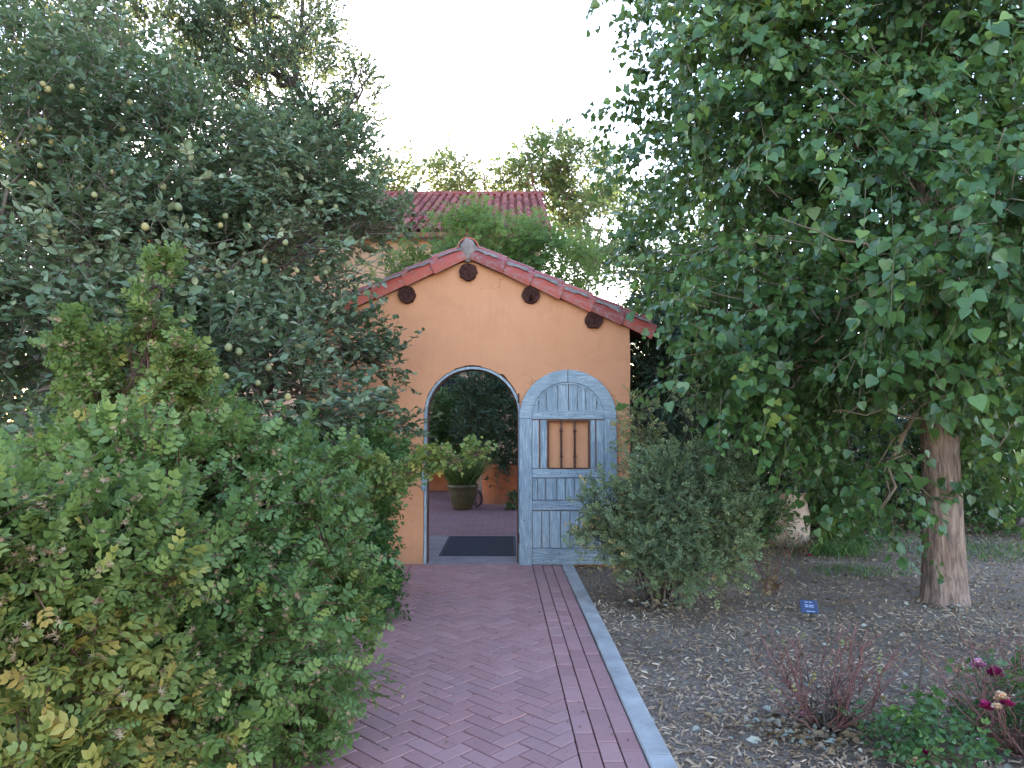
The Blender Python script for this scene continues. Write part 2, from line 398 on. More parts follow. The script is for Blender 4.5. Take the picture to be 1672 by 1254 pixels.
def frames(axis, normal):
    y = nrm(axis); x = nrm(np.cross(y, normal)); z = np.cross(x, y)
    return np.stack([x, y, z], 2)            # columns
def bake(T, pos, Rm, sc, rn):
    V, Fc = T; n = len(pos); k = len(V)
    P = np.einsum('nij,kj->nki', Rm, V) * sc[:, None, None] + pos[:, None, :]
    FF = (Fc[None] + (np.arange(n) * k)[:, None, None]).reshape(-1, Fc.shape[1])
    return P.reshape(-1, 3), FF, np.repeat(rn, k)
def leaves(root, T, m, pos, Rm, sc, rn, n_obj=0, mass='foliage', single='leaf', own=None):
    pos = np.asarray(pos)
    if n_obj:
        x, y, d = project(pos)
        inv = (x > 10) & (x < 1662) & (y > 10) & (y < 1244) & (d > .8)
        key = np.where(inv, d / sc * sc.mean(), 1e9)
        idx = np.argsort(key)[:n_obj]; idx = idx[key[idx] < 1e8]
        tm = [mesh(single, T[0], T[1], m, np.full(len(T[0]), q)) for q in (.05, .2, .35, .5, .65, .8, .93)]
        for i in idx:
            mt = Matrix(np.block([[Rm[i] * sc[i], pos[i][:, None]], [np.zeros((1, 3)), np.ones((1, 1))]]).tolist())
            place(single, tm[min(6, int(rn[i] * 7))], mt, root)
        keep = np.ones(len(pos), bool); keep[idx] = False
        pos, Rm, sc, rn = pos[keep], Rm[keep], sc[keep], rn[keep]
    V, Fc, rr = bake(T, pos, Rm, sc, rn)
    return part(mass, V, Fc, m, root, rr, kind='stuff')

def twigs_mesh(S, Mid, E, r0, r1, sides=3):
    """thin three point tubes, vectorised"""
    n = len(S); P = np.stack([S, Mid, E], 1)
    t = nrm(E - S); u = nrm(np.cross(t, np.array([.31, .12, .94]))); v = np.cross(t, u)
    rad = np.stack([np.broadcast_to(r0, (n,)), (np.broadcast_to(r0, (n,)) + np.broadcast_to(r1, (n,))) / 2, np.broadcast_to(r1, (n,))], 1)
    a = np.arange(sides) * 2 * np.pi / sides
    ring = (u[:, None, None] * np.cos(a)[None, None, :, None] + v[:, None, None] * np.sin(a)[None, None, :, None]) * rad[:, :, None, None]
    V = (P[:, :, None] + ring).reshape(-1, 3)
    f = []
    for i in range(2):
        for j in range(sides): f.append((i * sides + j, i * sides + (j + 1) % sides, (i + 1) * sides + (j + 1) % sides, (i + 1) * sides + j))
    FF = (np.array(f)[None] + (np.arange(n) * 3 * sides)[:, None, None]).reshape(-1, 4)
    return V, FF

def B(px, py, Y, rpx, rpy, ry=None, wgt=None):
    """ellipsoid: centre seen at pixel, depth Y; radii as seen in pixels at that depth"""
    c = W(px, py, Y); s = Y / F
    rx, rz = rpx * s, rpy * s; ry = ry if ry is not None else (rx + rz) / 2
    return (*c, rx, ry, rz, wgt if wgt is not None else (rx * ry + ry * rz + rx * rz) / 3)
def sample_blobs(blobs, n, inner=.45, gap=.0, freq=1.6, seed=0, cam_side=0.0, zmin=.03):
    rg = np.random.default_rng(seed)
    b = np.array([q[:6] for q in blobs]); wg = np.array([q[6] for q in blobs]); wg = wg / wg.sum()
    out_p, out_u = [], []; got = 0
    while got < n:
        k = int((n - got) * 1.6) + 50
        i = rg.choice(len(b), k, p=wg); u = nrm(rg.normal(size=(k, 3)))
        rr = inner + (1 - inner) * rg.random(k) ** .6
        lump = np.array([noise.noise(Vector(q) * 1.7 + Vector((k_ * 2.3 + seed, 0, 0))) + .6 * noise.noise(Vector(q) * 4.1 + Vector((k_ * 1.3, seed, 0))) for q, k_ in zip(u, i)])
        p = b[i, :3] + u * b[i, 3:6] * (rr * (1 + .45 * lump))[:, None]
        keep = p[:, 2] > zmin
        if cam_side:      # more of the sprays on the side that light and view reach
            d = nrm(CAM - b[i, :3]); s = (u * d).sum(1); keep &= rg.random(k) < (1 - cam_side) + cam_side * (s * .5 + .5)
        if gap > 0:
            nn = np.array([noise.noise(Vector(q) * freq + Vector((seed * 3.1, 0, 0))) for q in p])
            keep &= nn > (gap - .5) * .9 + rg.normal(size=k) * .06
        p, u = p[keep], u[keep]; out_p.append(p); out_u.append(u); got += len(p)
    return np.concatenate(out_p)[:n], np.concatenate(out_u)[:n]

def sprays(P, U, length, per, size, style, seed=0, droop=.15, up=.3, spread=.6, szvar=.25, mess=.5, clumpf=1.3):
    """returns twig segments and leaf frames; each spray is one twig with leaves along it"""
    rg = np.random.default_rng(seed + 99); n = len(P)
    D = nrm(U * 1.0 + rg.normal(size=(n, 3)) * spread + np.array([0, 0, up]))
    L = length * (.6 + .8 * rg.random(n))
    E = P + D * L[:, None]; E[:, 2] -= droop * L
    Mid = P + D * L[:, None] * .5; Mid[:, 2] += droop * L * .15
    t = (np.arange(per) + .5) / per * .85 + .15
    t = t[None] + rg.normal(size=(n, per)) * .04
    t = np.clip(t, .05, 1.02)[:, :, None]
    Q = (1 - t) ** 2 * P[:, None] + 2 * t * (1 - t) * (2 * Mid - (P + E) / 2)[:, None] + t ** 2 * E[:, None]
    side = np.cross(D, np.array([0, 0, 1.0])); side = nrm(side)
    sgn = np.where(np.arange(per) % 2 == 0, 1.0, -1.0)[None, :, None]
    rnd3 = rg.normal(size=(n, per, 3))
    Z = np.array([0, 0, 1.0])
    if style == 'hang':       # long stalked leaves that hang
        ax = side[:, None] * sgn * .45 + D[:, None] * .25 - Z * .75 + rnd3 * mess
        nn = nrm(U[:, None] * .7 + Z * .55 + rnd3[:, :, ::-1] * .55)
        Q = Q + nrm(ax + Z * .4) * size * .55
    elif style == 'flat':     # leaves spread either side of the twig, facing up and outwards
        ax = side[:, None] * sgn * .8 + D[:, None] * .6 + rnd3 * mess
        nn = nrm(Z * .9 + U[:, None] * .45 + rnd3[:, :, ::-1] * .45)
    elif style == 'tuft':
        ax = D[:, None] * .7 + side[:, None] * sgn * .5 + rnd3 * mess + Z * .15
        nn = nrm(Z * .8 + U[:, None] * .5 + rnd3[:, :, ::-1] * .5)
    Q = Q.reshape(-1, 3); ax = nrm(ax.reshape(-1, 3)); nn = nn.reshape(-1, 3)
    sc = size * (1 + szvar * rg.normal(size=len(Q)).clip(-2, 2))
    sc = sc * np.repeat(rg.uniform(.72, 1.28, n), per)
    # colour varies by bough as well as by leaf
    cl = np.array([noise.noise(Vector(q) * clumpf) for q in P]) * .55
    rn = np.clip(np.repeat(cl, per) + .42 + rg.normal(size=len(Q)) * .2, 0, 1)
    return (P, Mid, E), Q, frames(ax, nn), sc, rn

def limb(mb, a, b, r0, r1, sag=.1, wob=.06, k=7, n=7, seed=0):
    rg = random.Random(seed); a, b = Vector(a), Vector(b); L = (b - a).length; pts = []
    for i in range(k + 1):
        t = i / k; p = a.lerp(b, t); p.z += math.sin(math.pi * t) * sag * L
        if 0 < i < k: p += Vector((rg.gauss(0, 1), rg.gauss(0, 1), rg.gauss(0, 1))) * wob * L * .3
        pts.append(p)
    mb.tube(pts, [r0 + (r1 - r0) * i / k for i in range(k + 1)], n); return pts

def plant(root, blobs, nspray, length, per, size, style, T, lm, tm, seed, n_obj=0, twig_r=(.004, .0015), base=None, limb_r=.03, gap=0, freq=1.6,
          inner=.45, droop=.15, up=.3, spread=.6, mess=.5, limbs=True, mass='foliage', single='leaf', cam_side=0, branch_name='branch', rshift=0.0, limb_sag=.12, zmin=.03, szvar=.25):
    P, U = sample_blobs(blobs, nspray, inner, gap, freq, seed, cam_side, zmin)
    seg, Q, Fm, sc, rn = sprays(P, U, length, per, size, style, seed, droop, up, spread, szvar, mess)
    rn = np.clip(rn + rshift, 0, 1)
    ok = Q[:, 2] > .015
    leaves(root, T, lm, Q[ok], Fm[ok], sc[ok], rn[ok], n_obj, mass, single)
    V, Fc = twigs_mesh(*seg, *twig_r)
    part('twigs', V, Fc, tm, root, kind='stuff')
    if limbs and base is not None:
        for i, q in enumerate(blobs):
            mb = MB(); bs = base[i % len(base)] if isinstance(base, list) else base
            r = limb_r * (.8 + .4 * random.random())
            pts = limb(mb, bs, q[:3], r, r * .35, limb_sag, .1, 8, 7, seed + i)
            rg = random.Random(seed * 7 + i)
            for j in range(6):
                a = pts[3 + j % 6]; dd = Vector((rg.gauss(0, 1) * q[3], rg.gauss(0, 1) * q[4], abs(rg.gauss(0, 1)) * q[5])) * .65
                limb(mb, a, Vector(q[:3]) + dd, r * .4, r * .1, .05, .1, 6, 5, seed + i * 10 + j)
            mb.build(branch_name, tm, root, smooth=True)
    return seg

# ------------------------------------------------------------------ ground and path
gx0 = 120
part('ground', [(-gx0, -20, 0), (gx0, -20, 0), (gx0, 200, 0), (-gx0, 200, 0)], [(0, 1, 2, 3)], M['ground'], kind='structure')

# path axes: lines measured on the photograph
pr_near, pr_far = G(947, 1254), G(869, 926)      # inner edge of the right hand border
u = (pr_far - pr_near)[:2]; u /= np.linalg.norm(u); AX = np.array([u[0], u[1]]); PX = np.array([u[1], -u[0]])
O2 = pr_far[:2]                                   # path frame: a along PX (right +), b along AX (0 at the wall)
FW = 1.235                                        # herringbone field width
def pw(a, b, z): q = O2 + PX * a + AX * b; return (q[0], q[1], z)
L0 = -6.2
path = part('path', [pw(-FW - .31, L0, .006), pw(.305, L0, .006), pw(.305, .03, .006), pw(-FW - .31, .03, .006)], [(0, 1, 2, 3)], M['joint'], kind='structure')
BL, BW, GAP, BH = .186, .093, .0085, .034
def clip(poly, axis, lim, keep_less):
    out = []
    for i in range(len(poly)):
        p, q = poly[i], poly[(i + 1) % len(poly)]
        ip = (p[axis] <= lim) if keep_less else (p[axis] >= lim); iq = (q[axis] <= lim) if keep_less else (q[axis] >= lim)
        if ip: out.append(p)
        if ip != iq:
            t = (lim - p[axis]) / (q[axis] - p[axis]); out.append((p[0] + (q[0] - p[0]) * t, p[1] + (q[1] - p[1]) * t))
    return out
def area(p): return abs(sum(p[i][0] * p[(i + 1) % len(p)][1] - p[(i + 1) % len(p)][0] * p[i][1] for i in range(len(p)))) / 2
def prism(poly, z0, z1, tx=0.0, ty=0.0, c=.0025):
    """brick of any convex outline (path frame), top edges chamfered, slightly tilted"""
    n = len(poly); cx = sum(p[0] for p in poly) / n; cy = sum(p[1] for p in poly) / n
    V = []
    for (ring, z, sh) in ((0, z0, 0), (1, z1 - c, 0), (2, z1, c)):
        for p in poly:
            dx, dy = p[0] - cx, p[1] - cy; l = math.hypot(dx, dy) or 1; k = max(0, 1 - sh * 1.4 / l)
            V.append(pw(cx + dx * k, cy + dy * k, z + (dx * tx + dy * ty if ring else 0)))
    Fc = [tuple(range(2 * n, 3 * n))]
    for r in (0, 1):
        for i in range(n): j = (i + 1) % n; Fc.append((r * n + i, r * n + j, (r + 1) * n + j, (r + 1) * n + i))
    return V, Fc
polys = []
s2 = math.sqrt(.5); m = BW
for iu in range(-60, 61):
    for iv in range(-90, 60):
        d = (iu - iv) % 4
        if d == 0: rect = (iu, iu + 2, iv, iv + 1)
        elif d == 3: rect = (iu, iu + 1, iv, iv + 2)
        else: continue
        x0, x1, y0, y1 = [q * m for q in rect]; g = GAP / 2
        pts = [(x0 + g, y0 + g), (x1 - g, y0 + g), (x1 - g, y1 - g), (x0 + g, y1 - g)]
        pts = [((p[0] - p[1]) * s2 - .6, (p[0] + p[1]) * s2) for p in pts]
        if max(p[0] for p in pts) < -FW or min(p[0] for p in pts) > 0 or max(p[1] for p in pts) < L0 or min(p[1] for p in pts) > 0: continue
        q = pts
        for ax_, lim, less in ((0, -.003, True), (0, -FW + .003, False), (1, -.004, True), (1, L0, False)):
            if q: q = clip(q, ax_, lim, less)
        if q and len(q) >= 3 and area(q) > .0006: polys.append(q)
for side in (0, 1):
    for c_ in range(3):
        a0 = (c_ * .098 + .004) if side == 0 else (-FW - .004 - (c_ + 1) * .098 + .007)
        b = L0 + (c_ % 2) * .1 + random.uniform(0, .02)
        while b < -.01:
            e = min(b + .188, -.004)
            polys.append([(a0, b), (a0 + .091, b), (a0 + .091, e), (a0, e)]); b += .195
info = []
for q in polys:
    cx = sum(p[0] for p in q) / len(q); cy = sum(p[1] for p in q) / len(q)
    P = pw(cx, cy, BH); x, y, d = project(np.array(P))
    vis = (-20 < x < 1700 and y < 1285 and d > 1 and x > 655 - (y - 930) * .47)
    info.append((0 if vis else 1, d / math.sqrt(max(area(q), .002)), q))
info.sort(key=lambda t: (t[0], t[1]))
rest = MB()
for i, (hid, d, q) in enumerate(info):
    V, Fc = prism(q, .0, BH + random.gauss(0, .0007), random.gauss(0, .005), random.gauss(0, .005))
    if i < 300 and not hid: part('brick', V, Fc, M['brick'], path, [0.0] * len(V))
    else: rest.add(V, Fc, random.random())
rest.build('brick', M['brick'], path, kind='stuff')
# concrete edging, cast in lengths
kerb = MB(); b = L0
ke = thing('kerb', None, None, pw(.4, -3, 0)); ke['kind'] = 'structure'
for (b0, b1) in ((L0, -4.3), (-4.3, -1.95), (-1.95, -.005)):
    K = MB(); n = 40
    for i in range(n + 1):
        bb = b0 + .003 + (b1 - b0 - .006) * i / n; wv = math.sin(bb * 2.1) * .003
        jj = noise.noise(Vector((bb * 6, 1, 0))) * .003; wv += jj; K.V += [pw(.301 + wv, bb, 0), pw(.301 + wv, bb, .036), pw(.307 + wv, bb, .042), pw(.408 + wv - 2 * jj, bb, .043), pw(.416 + wv - 2 * jj, bb, .036), pw(.416 + wv, bb, 0)]; K.R += [0] * 6
        if i: K.F += [tuple(((i - 1) * 6 + j, (i - 1) * 6 + j + 1, i * 6 + j + 1, i * 6 + j)) for j in range(5)]
    K.F += [(5, 4, 3, 2, 1, 0), tuple(n * 6 + j for j in range(6))]
    K.build('kerb_stone', M['concrete'], ke)

# ------------------------------------------------------------------ gatehouse
def wx(px, Y=None): return float(W(px, 680, Y or YW)[0])
def wz(py, Y=None): return float(W(836, py, Y or YW)[2])
XR, XL = wx(1029), wx(499)
XC = wx(764); ZR = wz(424); ZE = wz(537)
SL = (ZR - ZE) / (XR - XC)
gate = thing('gatehouse', 'orange stucco gatehouse with gabled red tile roof and arched doorway at the path end', 'gatehouse', (XC, YW + .9, 0))
TH = .34; ax0, ax1 = wx(692), wx(851); ac = (ax0 + ax1) / 2; ar = (ax1 - ax0) / 2; zs = wz(598) - ar
outer = [(XL, .0), (XR, .0)]
for i in range(12): outer.append((XR + random.gauss(0, .003), .2 + (ZE - .25) * i / 11))
outer += [(XR, ZE), (XC, ZR), (XL, ZE)]
hole = [(ax0, .0)]
for i in range(1, 12): hole.append((ax0 + random.gauss(0, .002), zs * i / 12))
NA = 44
for i in range(NA + 1):
    a = math.pi - math.pi * i / NA; k = ar + random.gauss(0, .002)
    if 17 <= i <= 24: k += .013 + random.uniform(-.005, .004)
    if 31 <= i <= 32: k += .02
    if 33 <= i <= 37: k += .008
    hole.append((ac + k * math.cos(a), zs + k * math.sin(a)))
for i in range(11, 0, -1): hole.append((ax1 + random.gauss(0, .002), zs * i / 12))
hole.append((ax1, .0))
# outline that runs round the doorway (open at the ground)
loop = [(XL, 0)] + hole + [(XR, 0)] + outer[2:]
def extr(loop, y0, y1):
    n = len(loop); V = [(p[0], y0, p[1]) for p in loop] + [(p[0], y1, p[1]) for p in loop]
    tris = tessellate_polygon([[Vector((p[0], p[1], 0)) for p in loop]])
    Fc = [tuple(t) for t in tris] + [tuple(i + n for i in t[::-1]) for t in tris]
    Fc += [(i, (i + 1) % n, n + (i + 1) % n, n + i) for i in range(n)]
    return V, Fc
def fixn(o):
    bm = bmesh.new(); bm.from_mesh(o.data); bmesh.ops.recalc_face_normals(bm, faces=bm.faces); bm.to_mesh(o.data); bm.free(); return o
def bevel(o, wd, seg=2, ang=40):
    md = o.modifiers.new('bevel', 'BEVEL'); md.width = wd; md.segments = seg; md.limit_method = 'ANGLE'; md.angle_limit = R(ang); return o
V, Fc = extr(loop, YW, YW + TH)
bevel(fixn(part('wall', V, Fc, M['stucco'], gate)), .014, 2, 50)
GD = 1.75
for (x0, x1) in ((XL + .001, XL + .3), (XR - .3, XR - .001)):
    mb = MB(); mb.box(x0, x1, YW + TH - .001 + .002, YW + GD, 0, ZE - .02); mb.build('side_wall', M['stucco'], gate)
# roof deck under the tiles
mb = MB(); t_ = .06
for s in (-1, 1):
    x_e = (XR - XC + .16) * s
    V = []
    for y in (YW + .05, YW + GD + .1):
        V += [(XC, y, ZR + .01), (XC + x_e, y, ZR + .01 - abs(x_e) * SL), (XC + x_e, y, ZR + .05 - abs(x_e) * SL), (XC, y, ZR + .05)]
    mb.add(V, [(0, 1, 2, 3), (7, 6, 5, 4), (0, 4, 5, 1), (1, 5, 6, 2), (2, 6, 7, 3), (3, 7, 4, 0)])
fixn(mb.build('roof_deck', M['log'], gate))
# barrel tiles -----------------------------------------------------------
def barrel(r0, r1, L, th=.014, n=9, up=True, arc=180):
    """half round tile along +x from 0 to L; r0 at the lower end (x=L), r1 at the upper"""
    V = []
    for (x, r) in ((0, r1), (L, r0)):
        for k in (0, th):
            for i in range(n + 1):
                a = R(90 - arc / 2) + R(arc) * i / n; V.append((x, math.cos(a) * (r - k), math.sin(a) * (r - k)))
    m = n + 1; Fc = []
    for i in range(n):
        Fc.append((i, i + 1, 2 * m + i + 1, 2 * m + i)); Fc.append((m + i + 1, m + i, 3 * m + i, 3 * m + i + 1))
        Fc.append((i + 1, i, m + i, m + i + 1)); Fc.append((2 * m + i, 2 * m + i + 1, 3 * m + i + 1, 3 * m + i))
    Fc += [(0, 2 * m, 3 * m, m), (n, m + n, 3 * m + n, 2 * m + n)]
    if not up: V = [(v[0], v[1], -v[2]) for v in V]; Fc = [f[::-1] for f in Fc]
    return V, Fc
def tile_mtx(p, side, slope, roll=0, jit=0):
    """x axis runs down the slope"""
    a = math.atan(slope); d = Vector((side * math.cos(a), 0, -math.sin(a))); y = Vector((0, 1, 0)) * side; z = d.cross(y)
    m = Matrix((d, y, z)).transposed().to_4x4()
    m = Matrix.Translation(Vector(p)) @ m @ Matrix.Rotation(random.gauss(0, jit), 4, 'Z') @ Matrix.Rotation(random.gauss(0, jit), 4, 'Y')
    return m
ang = math.atan(SL); TL = .37; EX = .325 * 1.0
rake_me = []
V, Fc = barrel(.130, .100, TL)
tile_me = mesh('tile', V, Fc, M['tile'], [0.0] * len(V), False)
V, Fc = barrel(.085, .095, TL, up=False, arc=150)
pan_me = mesh('tile', V, Fc, M['tile'], [0.0] * len(V), False)
slope_len = (XR - XC + .21) / math.cos(ang)
ncourse = int(round(slope_len / EX)); ex = slope_len / ncourse
for s in (-1, 1):
    for row in range(8):
        y = YW + (.02 if row == 0 else .03 + row * .225)
        lift = .045 if row == 0 else .115
        for c_ in range(ncourse):
            dd = c_ * ex - (.0 if c_ else -.03)
            p = Vector((XC + s * dd * math.cos(ang), y, ZR + .01 + lift - dd * math.sin(ang))) + Vector((0, 0, .012))
            if row == 0: p.z -= .03
            o = place('tile', tile_me, tile_mtx(p, s, SL, 0, .016) @ Matrix.Rotation(R(1.5), 4, 'Y') @ (Matrix.Rotation(R(20) * s, 4, 'X') if row == 0 else Matrix.Identity(4)), gate)
            if row and row < 8 and c_ > 0 and False: pass
        if row:
            for c_ in range(ncourse):
                dd = c_ * ex
                p = Vector((XC + s * dd * math.cos(ang), y - .112, ZR + .135 - dd * math.sin(ang)))
                place('tile', pan_me, tile_mtx(p, s, SL, 0, .01), gate)
# ridge caps
V, Fc = barrel(.125, .115, .36)
ridge_me = mesh('ridge_tile', V, Fc, M['tile'], [0.0] * len(V), False)
for i in range(6):
    m4 = Matrix.Translation((XC, YW + .30 + i * .31 - .36, ZR + .115)) @ Matrix.Rotation(R(90), 4, 'Z') @ Matrix.Rotation(R(-2), 4, 'Y')
    place('ridge_tile', ridge_me, Matrix.Translation((0, .02, .0)) @ m4, gate)
# mortar smeared along the joint between rake tiles and the row behind, and at the ridge
for s in (-1, 1):
    mb = MB(); n = 90; K = 6; base_i = 0
    for i in range(n + 1):
        dd = .02 + (slope_len - .03) * i / n
        jag = noise.noise(Vector((dd * 5 * s, 3.3, s))) * 22 + noise.noise(Vector((dd * 17 * s, 1.3, s))) * 12
        step = (dd % ex) / ex; rr = .100 + .030 * min(1, step * ex / TL) + .007
        for k in range(K + 1):
            a0 = 136 + jag; a = R(a0 + (58 - a0 * 1.0) * k / K) if True else 0
            # angle measured from +y (behind) over the top to -y (front)
            px_ = XC + s * dd * math.cos(ang); yy = YW + .02 + math.cos(a) * rr
            zz = math.sin(a) * rr + ZR + .01 + .045 - .018 - dd * math.sin(ang) + (.03 if k == K else 0) + noise.noise(Vector((dd * 30, k * .7, s))) * .006
            if k == 0: zz -= .006
            mb.V.append((px_ + s * math.sin(ang) * math.sin(a) * rr * .0, yy, zz + .012)); mb.R.append(0)
        if i: mb.F += [((i - 1) * (K + 1) + k, (i - 1) * (K + 1) + k + 1, i * (K + 1) + k + 1, i * (K + 1) + k) for k in range(K)]
    mb.build('mortar', M['mortar'], gate, smooth=True)
# lump of mortar closing the ridge end
bm = bmesh.new(); bmesh.ops.create_icosphere(bm, subdivisions=4, radius=1)
for v in bm.verts:
    k = 1 + noise.noise(v.co * 2.4) * .16 + noise.noise(v.co * 8) * .05
    v.co = Vector((v.co.x * .098 * k, v.co.y * .05 * k, v.co.z * .13 * k - (.0 if abs(v.co.x) < .5 else .01)))
o = part('mortar', [Vector(v.co) + Vector((XC, YW - .045 + .02, ZR + .095)) for v in bm.verts], [tuple(v.index for v in f.verts) for f in bm.faces], M['mortar'], gate, smooth=True); bm.free()
# log ends (vigas)
for (px, py) in ((664, 482), (764, 445), (867, 482), (970, 523), (561, 522)):
    x, z = wx(px), wz(py); mb = MB(); n = 22; r0 = .093
    rg = random.Random(px); wob = [1 + rg.gauss(0, .035) for _ in range(n)]
    V = []
    rings = [(1.0, YW + .25), (1.0, YW - .045), (.95, YW - .062), (.62, YW - .058), (.3, YW - .064)]
    for (k, y) in rings:
        for j in range(n):
            a = 2 * math.pi * j / n; rr = r0 * k * wob[j] * (1 if k > .9 else 1 + rg.gauss(0, .06)); V.append((x + math.cos(a) * rr, y + (rg.gauss(0, .004) if k < .97 else 0), z + math.sin(a) * rr))
    V.append((x, YW - .058, z))
    if px == 867:   # a split running in from the lower edge
        for j in (16, 17):
            for kk, dy in ((1, .03), (2, .05), (3, .05), (4, .03)): V[kk * n + j] = (V[kk * n + j][0], V[kk * n + j][1] + dy, V[kk * n + j][2])
    Fc = [(i * n + j, i * n + (j + 1) % n, (i + 1) * n + (j + 1) % n, (i + 1) * n + j) for i in range(len(rings) - 1) for j in range(n)]
    Fc += [((len(rings) - 1) * n + j, (len(rings) - 1) * n + (j + 1) % n, len(V) - 1) for j in range(n)]
    fixn(part('log_end', V, Fc, M['wood_end'], gate))
# door frame: a painted lining bent round the arch
mb = MB(); fr = .045
def arch_pts(r, n=30, z_spring=None, cx=None, z0=.0, nz_=8):
    cx = ac if cx is None else cx; z_spring = zs if z_spring is None else z_spring
    P = [(cx - r, z0 + (z_spring - z0) * i / nz_) for i in range(nz_)]
    P += [(cx + r * math.cos(math.pi - math.pi * i / n), z_spring + r * math.sin(math.pi - math.pi * i / n)) for i in range(n + 1)]
    P += [(cx + r, z_spring - (z_spring - z0) * i / nz_) for i in range(1, nz_ + 1)]
    return P
def arch_band(r_in, r_out, y0, y1, **k):
    A, Bq = arch_pts(r_in, **k), arch_pts(r_out, **k); n = len(A); V = []
    for y in (y0, y1): V += [(p[0], y, p[1]) for p in A] + [(p[0], y, p[1]) for p in Bq]
    Fc = []
    for i in range(n - 1):
        Fc += [(i, i + 1, n + i + 1, n + i), (2 * n + i + 1, 2 * n + i, 3 * n + i, 3 * n + i + 1), (i + 1, i, 2 * n + i, 2 * n + i + 1), (n + i, n + i + 1, 3 * n + i + 1, 3 * n + i)]
    for e in (0, n - 1): Fc.append((e, n + e, 3 * n + e, 2 * n + e))
    return V, Fc
V, Fc = arch_band(ar - .028, ar - .004, YW + .012, YW + .16); o = fixn(part('door_frame', V, Fc, M['paint_v'], gate))
V, Fc = arch_band(ar - .040, ar - .0285, YW + .10, YW + .17); o = fixn(part('door_stop', V, Fc, M['log'], gate))
V, Fc = arch_band(ar - .003, ar + .016, YW + .016, YW + .05); o = fixn(part('frame_backing', V, Fc, M['log'], gate))
mb = MB(); mb.box(wx(689), wx(694.5), YW - .02, YW + .05, wz(801), wz(764), .003); mb.build('strike_plate', M['paint_v'], gate)

# ------------------------------------------------------------------ door leaf, folded back on the wall
YD = YW - .075
def dx(px): return float(W(px, 680, YD)[0])
def dz(py): return float(W(836, py, YD)[2])
D0, D1 = dx(848), dx(1007); dcx = (D0 + D1) / 2; dr = (D1 - D0) / 2
ztop = dz(604); dsp = ztop - dr; zb = .035
iw0, iw1, iz0, iz1 = dx(893.5), dx(963.5), dz(767), dz(685)
# backing boards with the window opening left out (structure that carries the boards)
mb = MB()
door = None
K = arch_pts(dr - .09, n=24, z_spring=dsp, cx=dcx, z0=zb, nz_=4)
def bx(x0, x1, z0, z1, y0, y1, c=.003, name='plank', m_='paint_v', parent=None, tilt=0):
    q = MB(); q.box(x0, x1, y0, y1, z0, z1, c)
    return q.build(name, M[m_], parent if parent is not None else door)
# left stile is the part's own mesh; everything else hangs on it
st = dx(868.5) - D0
mb.box(D0, D0 + st, YD, YD + .045, zb - .02, dsp, .004)
mb.box(D1 - st, D1, YD, YD + .045, zb, dsp, .004)
door = mb.build('door', M['paint_v'], gate); door['label'] = 'weathered blue plank door with arched head and small barred window'
# arch head: two bent boards with a joint in the middle
rin = dr - st + .004
for (a0, a1) in ((180, 90.4), (89.6, 0)):
    n = 16; V = []
    for y in (YD, YD + .045):
        for r in (rin, dr):
            for i in range(n + 1):
                a = R(a0 + (a1 - a0) * i / n); rr = r + (random.gauss(0, .0015) if r == dr else 0)
                V.append((dcx + rr * math.cos(a), y, dsp + .002 + rr * math.sin(a)))
    m = n + 1; Fc = []
    for i in range(n):
        Fc += [(i, i + 1, m + i + 1, m + i), (2 * m + i + 1, 2 * m + i, 3 * m + i, 3 * m + i + 1), (i + 1, i, 2 * m + i, 2 * m + i + 1), (m + i, m + i + 1, 3 * m + i + 1, 3 * m + i)]
    Fc += [(0, m, 3 * m, 2 * m), (n, 2 * m + n, 3 * m + n, m + n)]
    bevel(fixn(part('arch_board', V, Fc, M['paint_h'], door)), .003, 1)
xi0, xi1 = D0 + st + .002, D1 - st - .002
# moulding round the fanlight panel
V, Fc = arch_band(rin - .022, rin - .0015, YD + .006, YD + .03, n=24, z_spring=dsp, cx=dcx, z0=dsp - .001, nz_=1); fixn(part('moulding', V, Fc, M['paint_h'], door))
# fan planks
xs = [xi0, dx(880), dx(892), dx(911), dx(928.5), dx(943), dx(957), dx(975), xi1]
for a, b in zip(xs[:-1], xs[1:]):
    a += .0025; b -= .0025; n = 5; V = []
    for y in (YD + .016, YD + .04):
        for i in range(n + 1):
            x = a + (b - a) * i / n; h = math.sqrt(max((rin - .004) ** 2 - (x - dcx) ** 2, .0004)); V += [(x, y, dsp - .01), (x, y, dsp + h)]
    m = 2 * (n + 1); Fc = []
    for i in range(n):
        j = 2 * i; Fc += [(j, j + 2, j + 3, j + 1), (m + j + 2, m + j, m + j + 1, m + j + 3), (j + 1, j + 3, m + j + 3, m + j + 1), (j + 2, j, m + j, m + j + 2)]
    Fc += [(0, 1, m + 1, m), (m - 2, 2 * m - 2, 2 * m - 1, m - 1)]
    bevel(fixn(part('plank', V, Fc, M['paint_v'], door)), .003, 1)
def rail(py0, py1, y=0.0):
    bx(xi0, xi1, dz(py1), dz(py0), YD + .002 - y, YD + .04, .004, 'rail', 'paint_h')
rail(670, 684.5, .004); rail(765.5, 780); rail(817.5, 833); rail(896, 922)
# planks beside the window and the two lower rows
for (a, b) in ((xi0, dx(880)), (dx(882), dx(893))): bx(a + .001, b - .001, dz(764.5), dz(686), YD + (.014 if a == xi0 else .007), YD + .04)
for (a, b) in ((dx(964), dx(972)), (dx(973.5), xi1)): bx(a + .001, b - .001, dz(764.5), dz(686), YD + (.014 if b == xi1 else .007), YD + .04)
for (za, zc_, cuts) in ((816.5, 781, (878, 890.5, 909, 923, 938, 955, 969)), (895, 834.5, (884, 897, 915, 930, 945, 959, 972))):
    xs = [xi0] + [dx(c) for c in cuts] + [xi1]
    for a, b in zip(xs[:-1], xs[1:]):
        bx(a + .0028, b - .0028, dz(za), dz(zc_), YD + .014 + random.uniform(-.002, .003), YD + .04, .003)
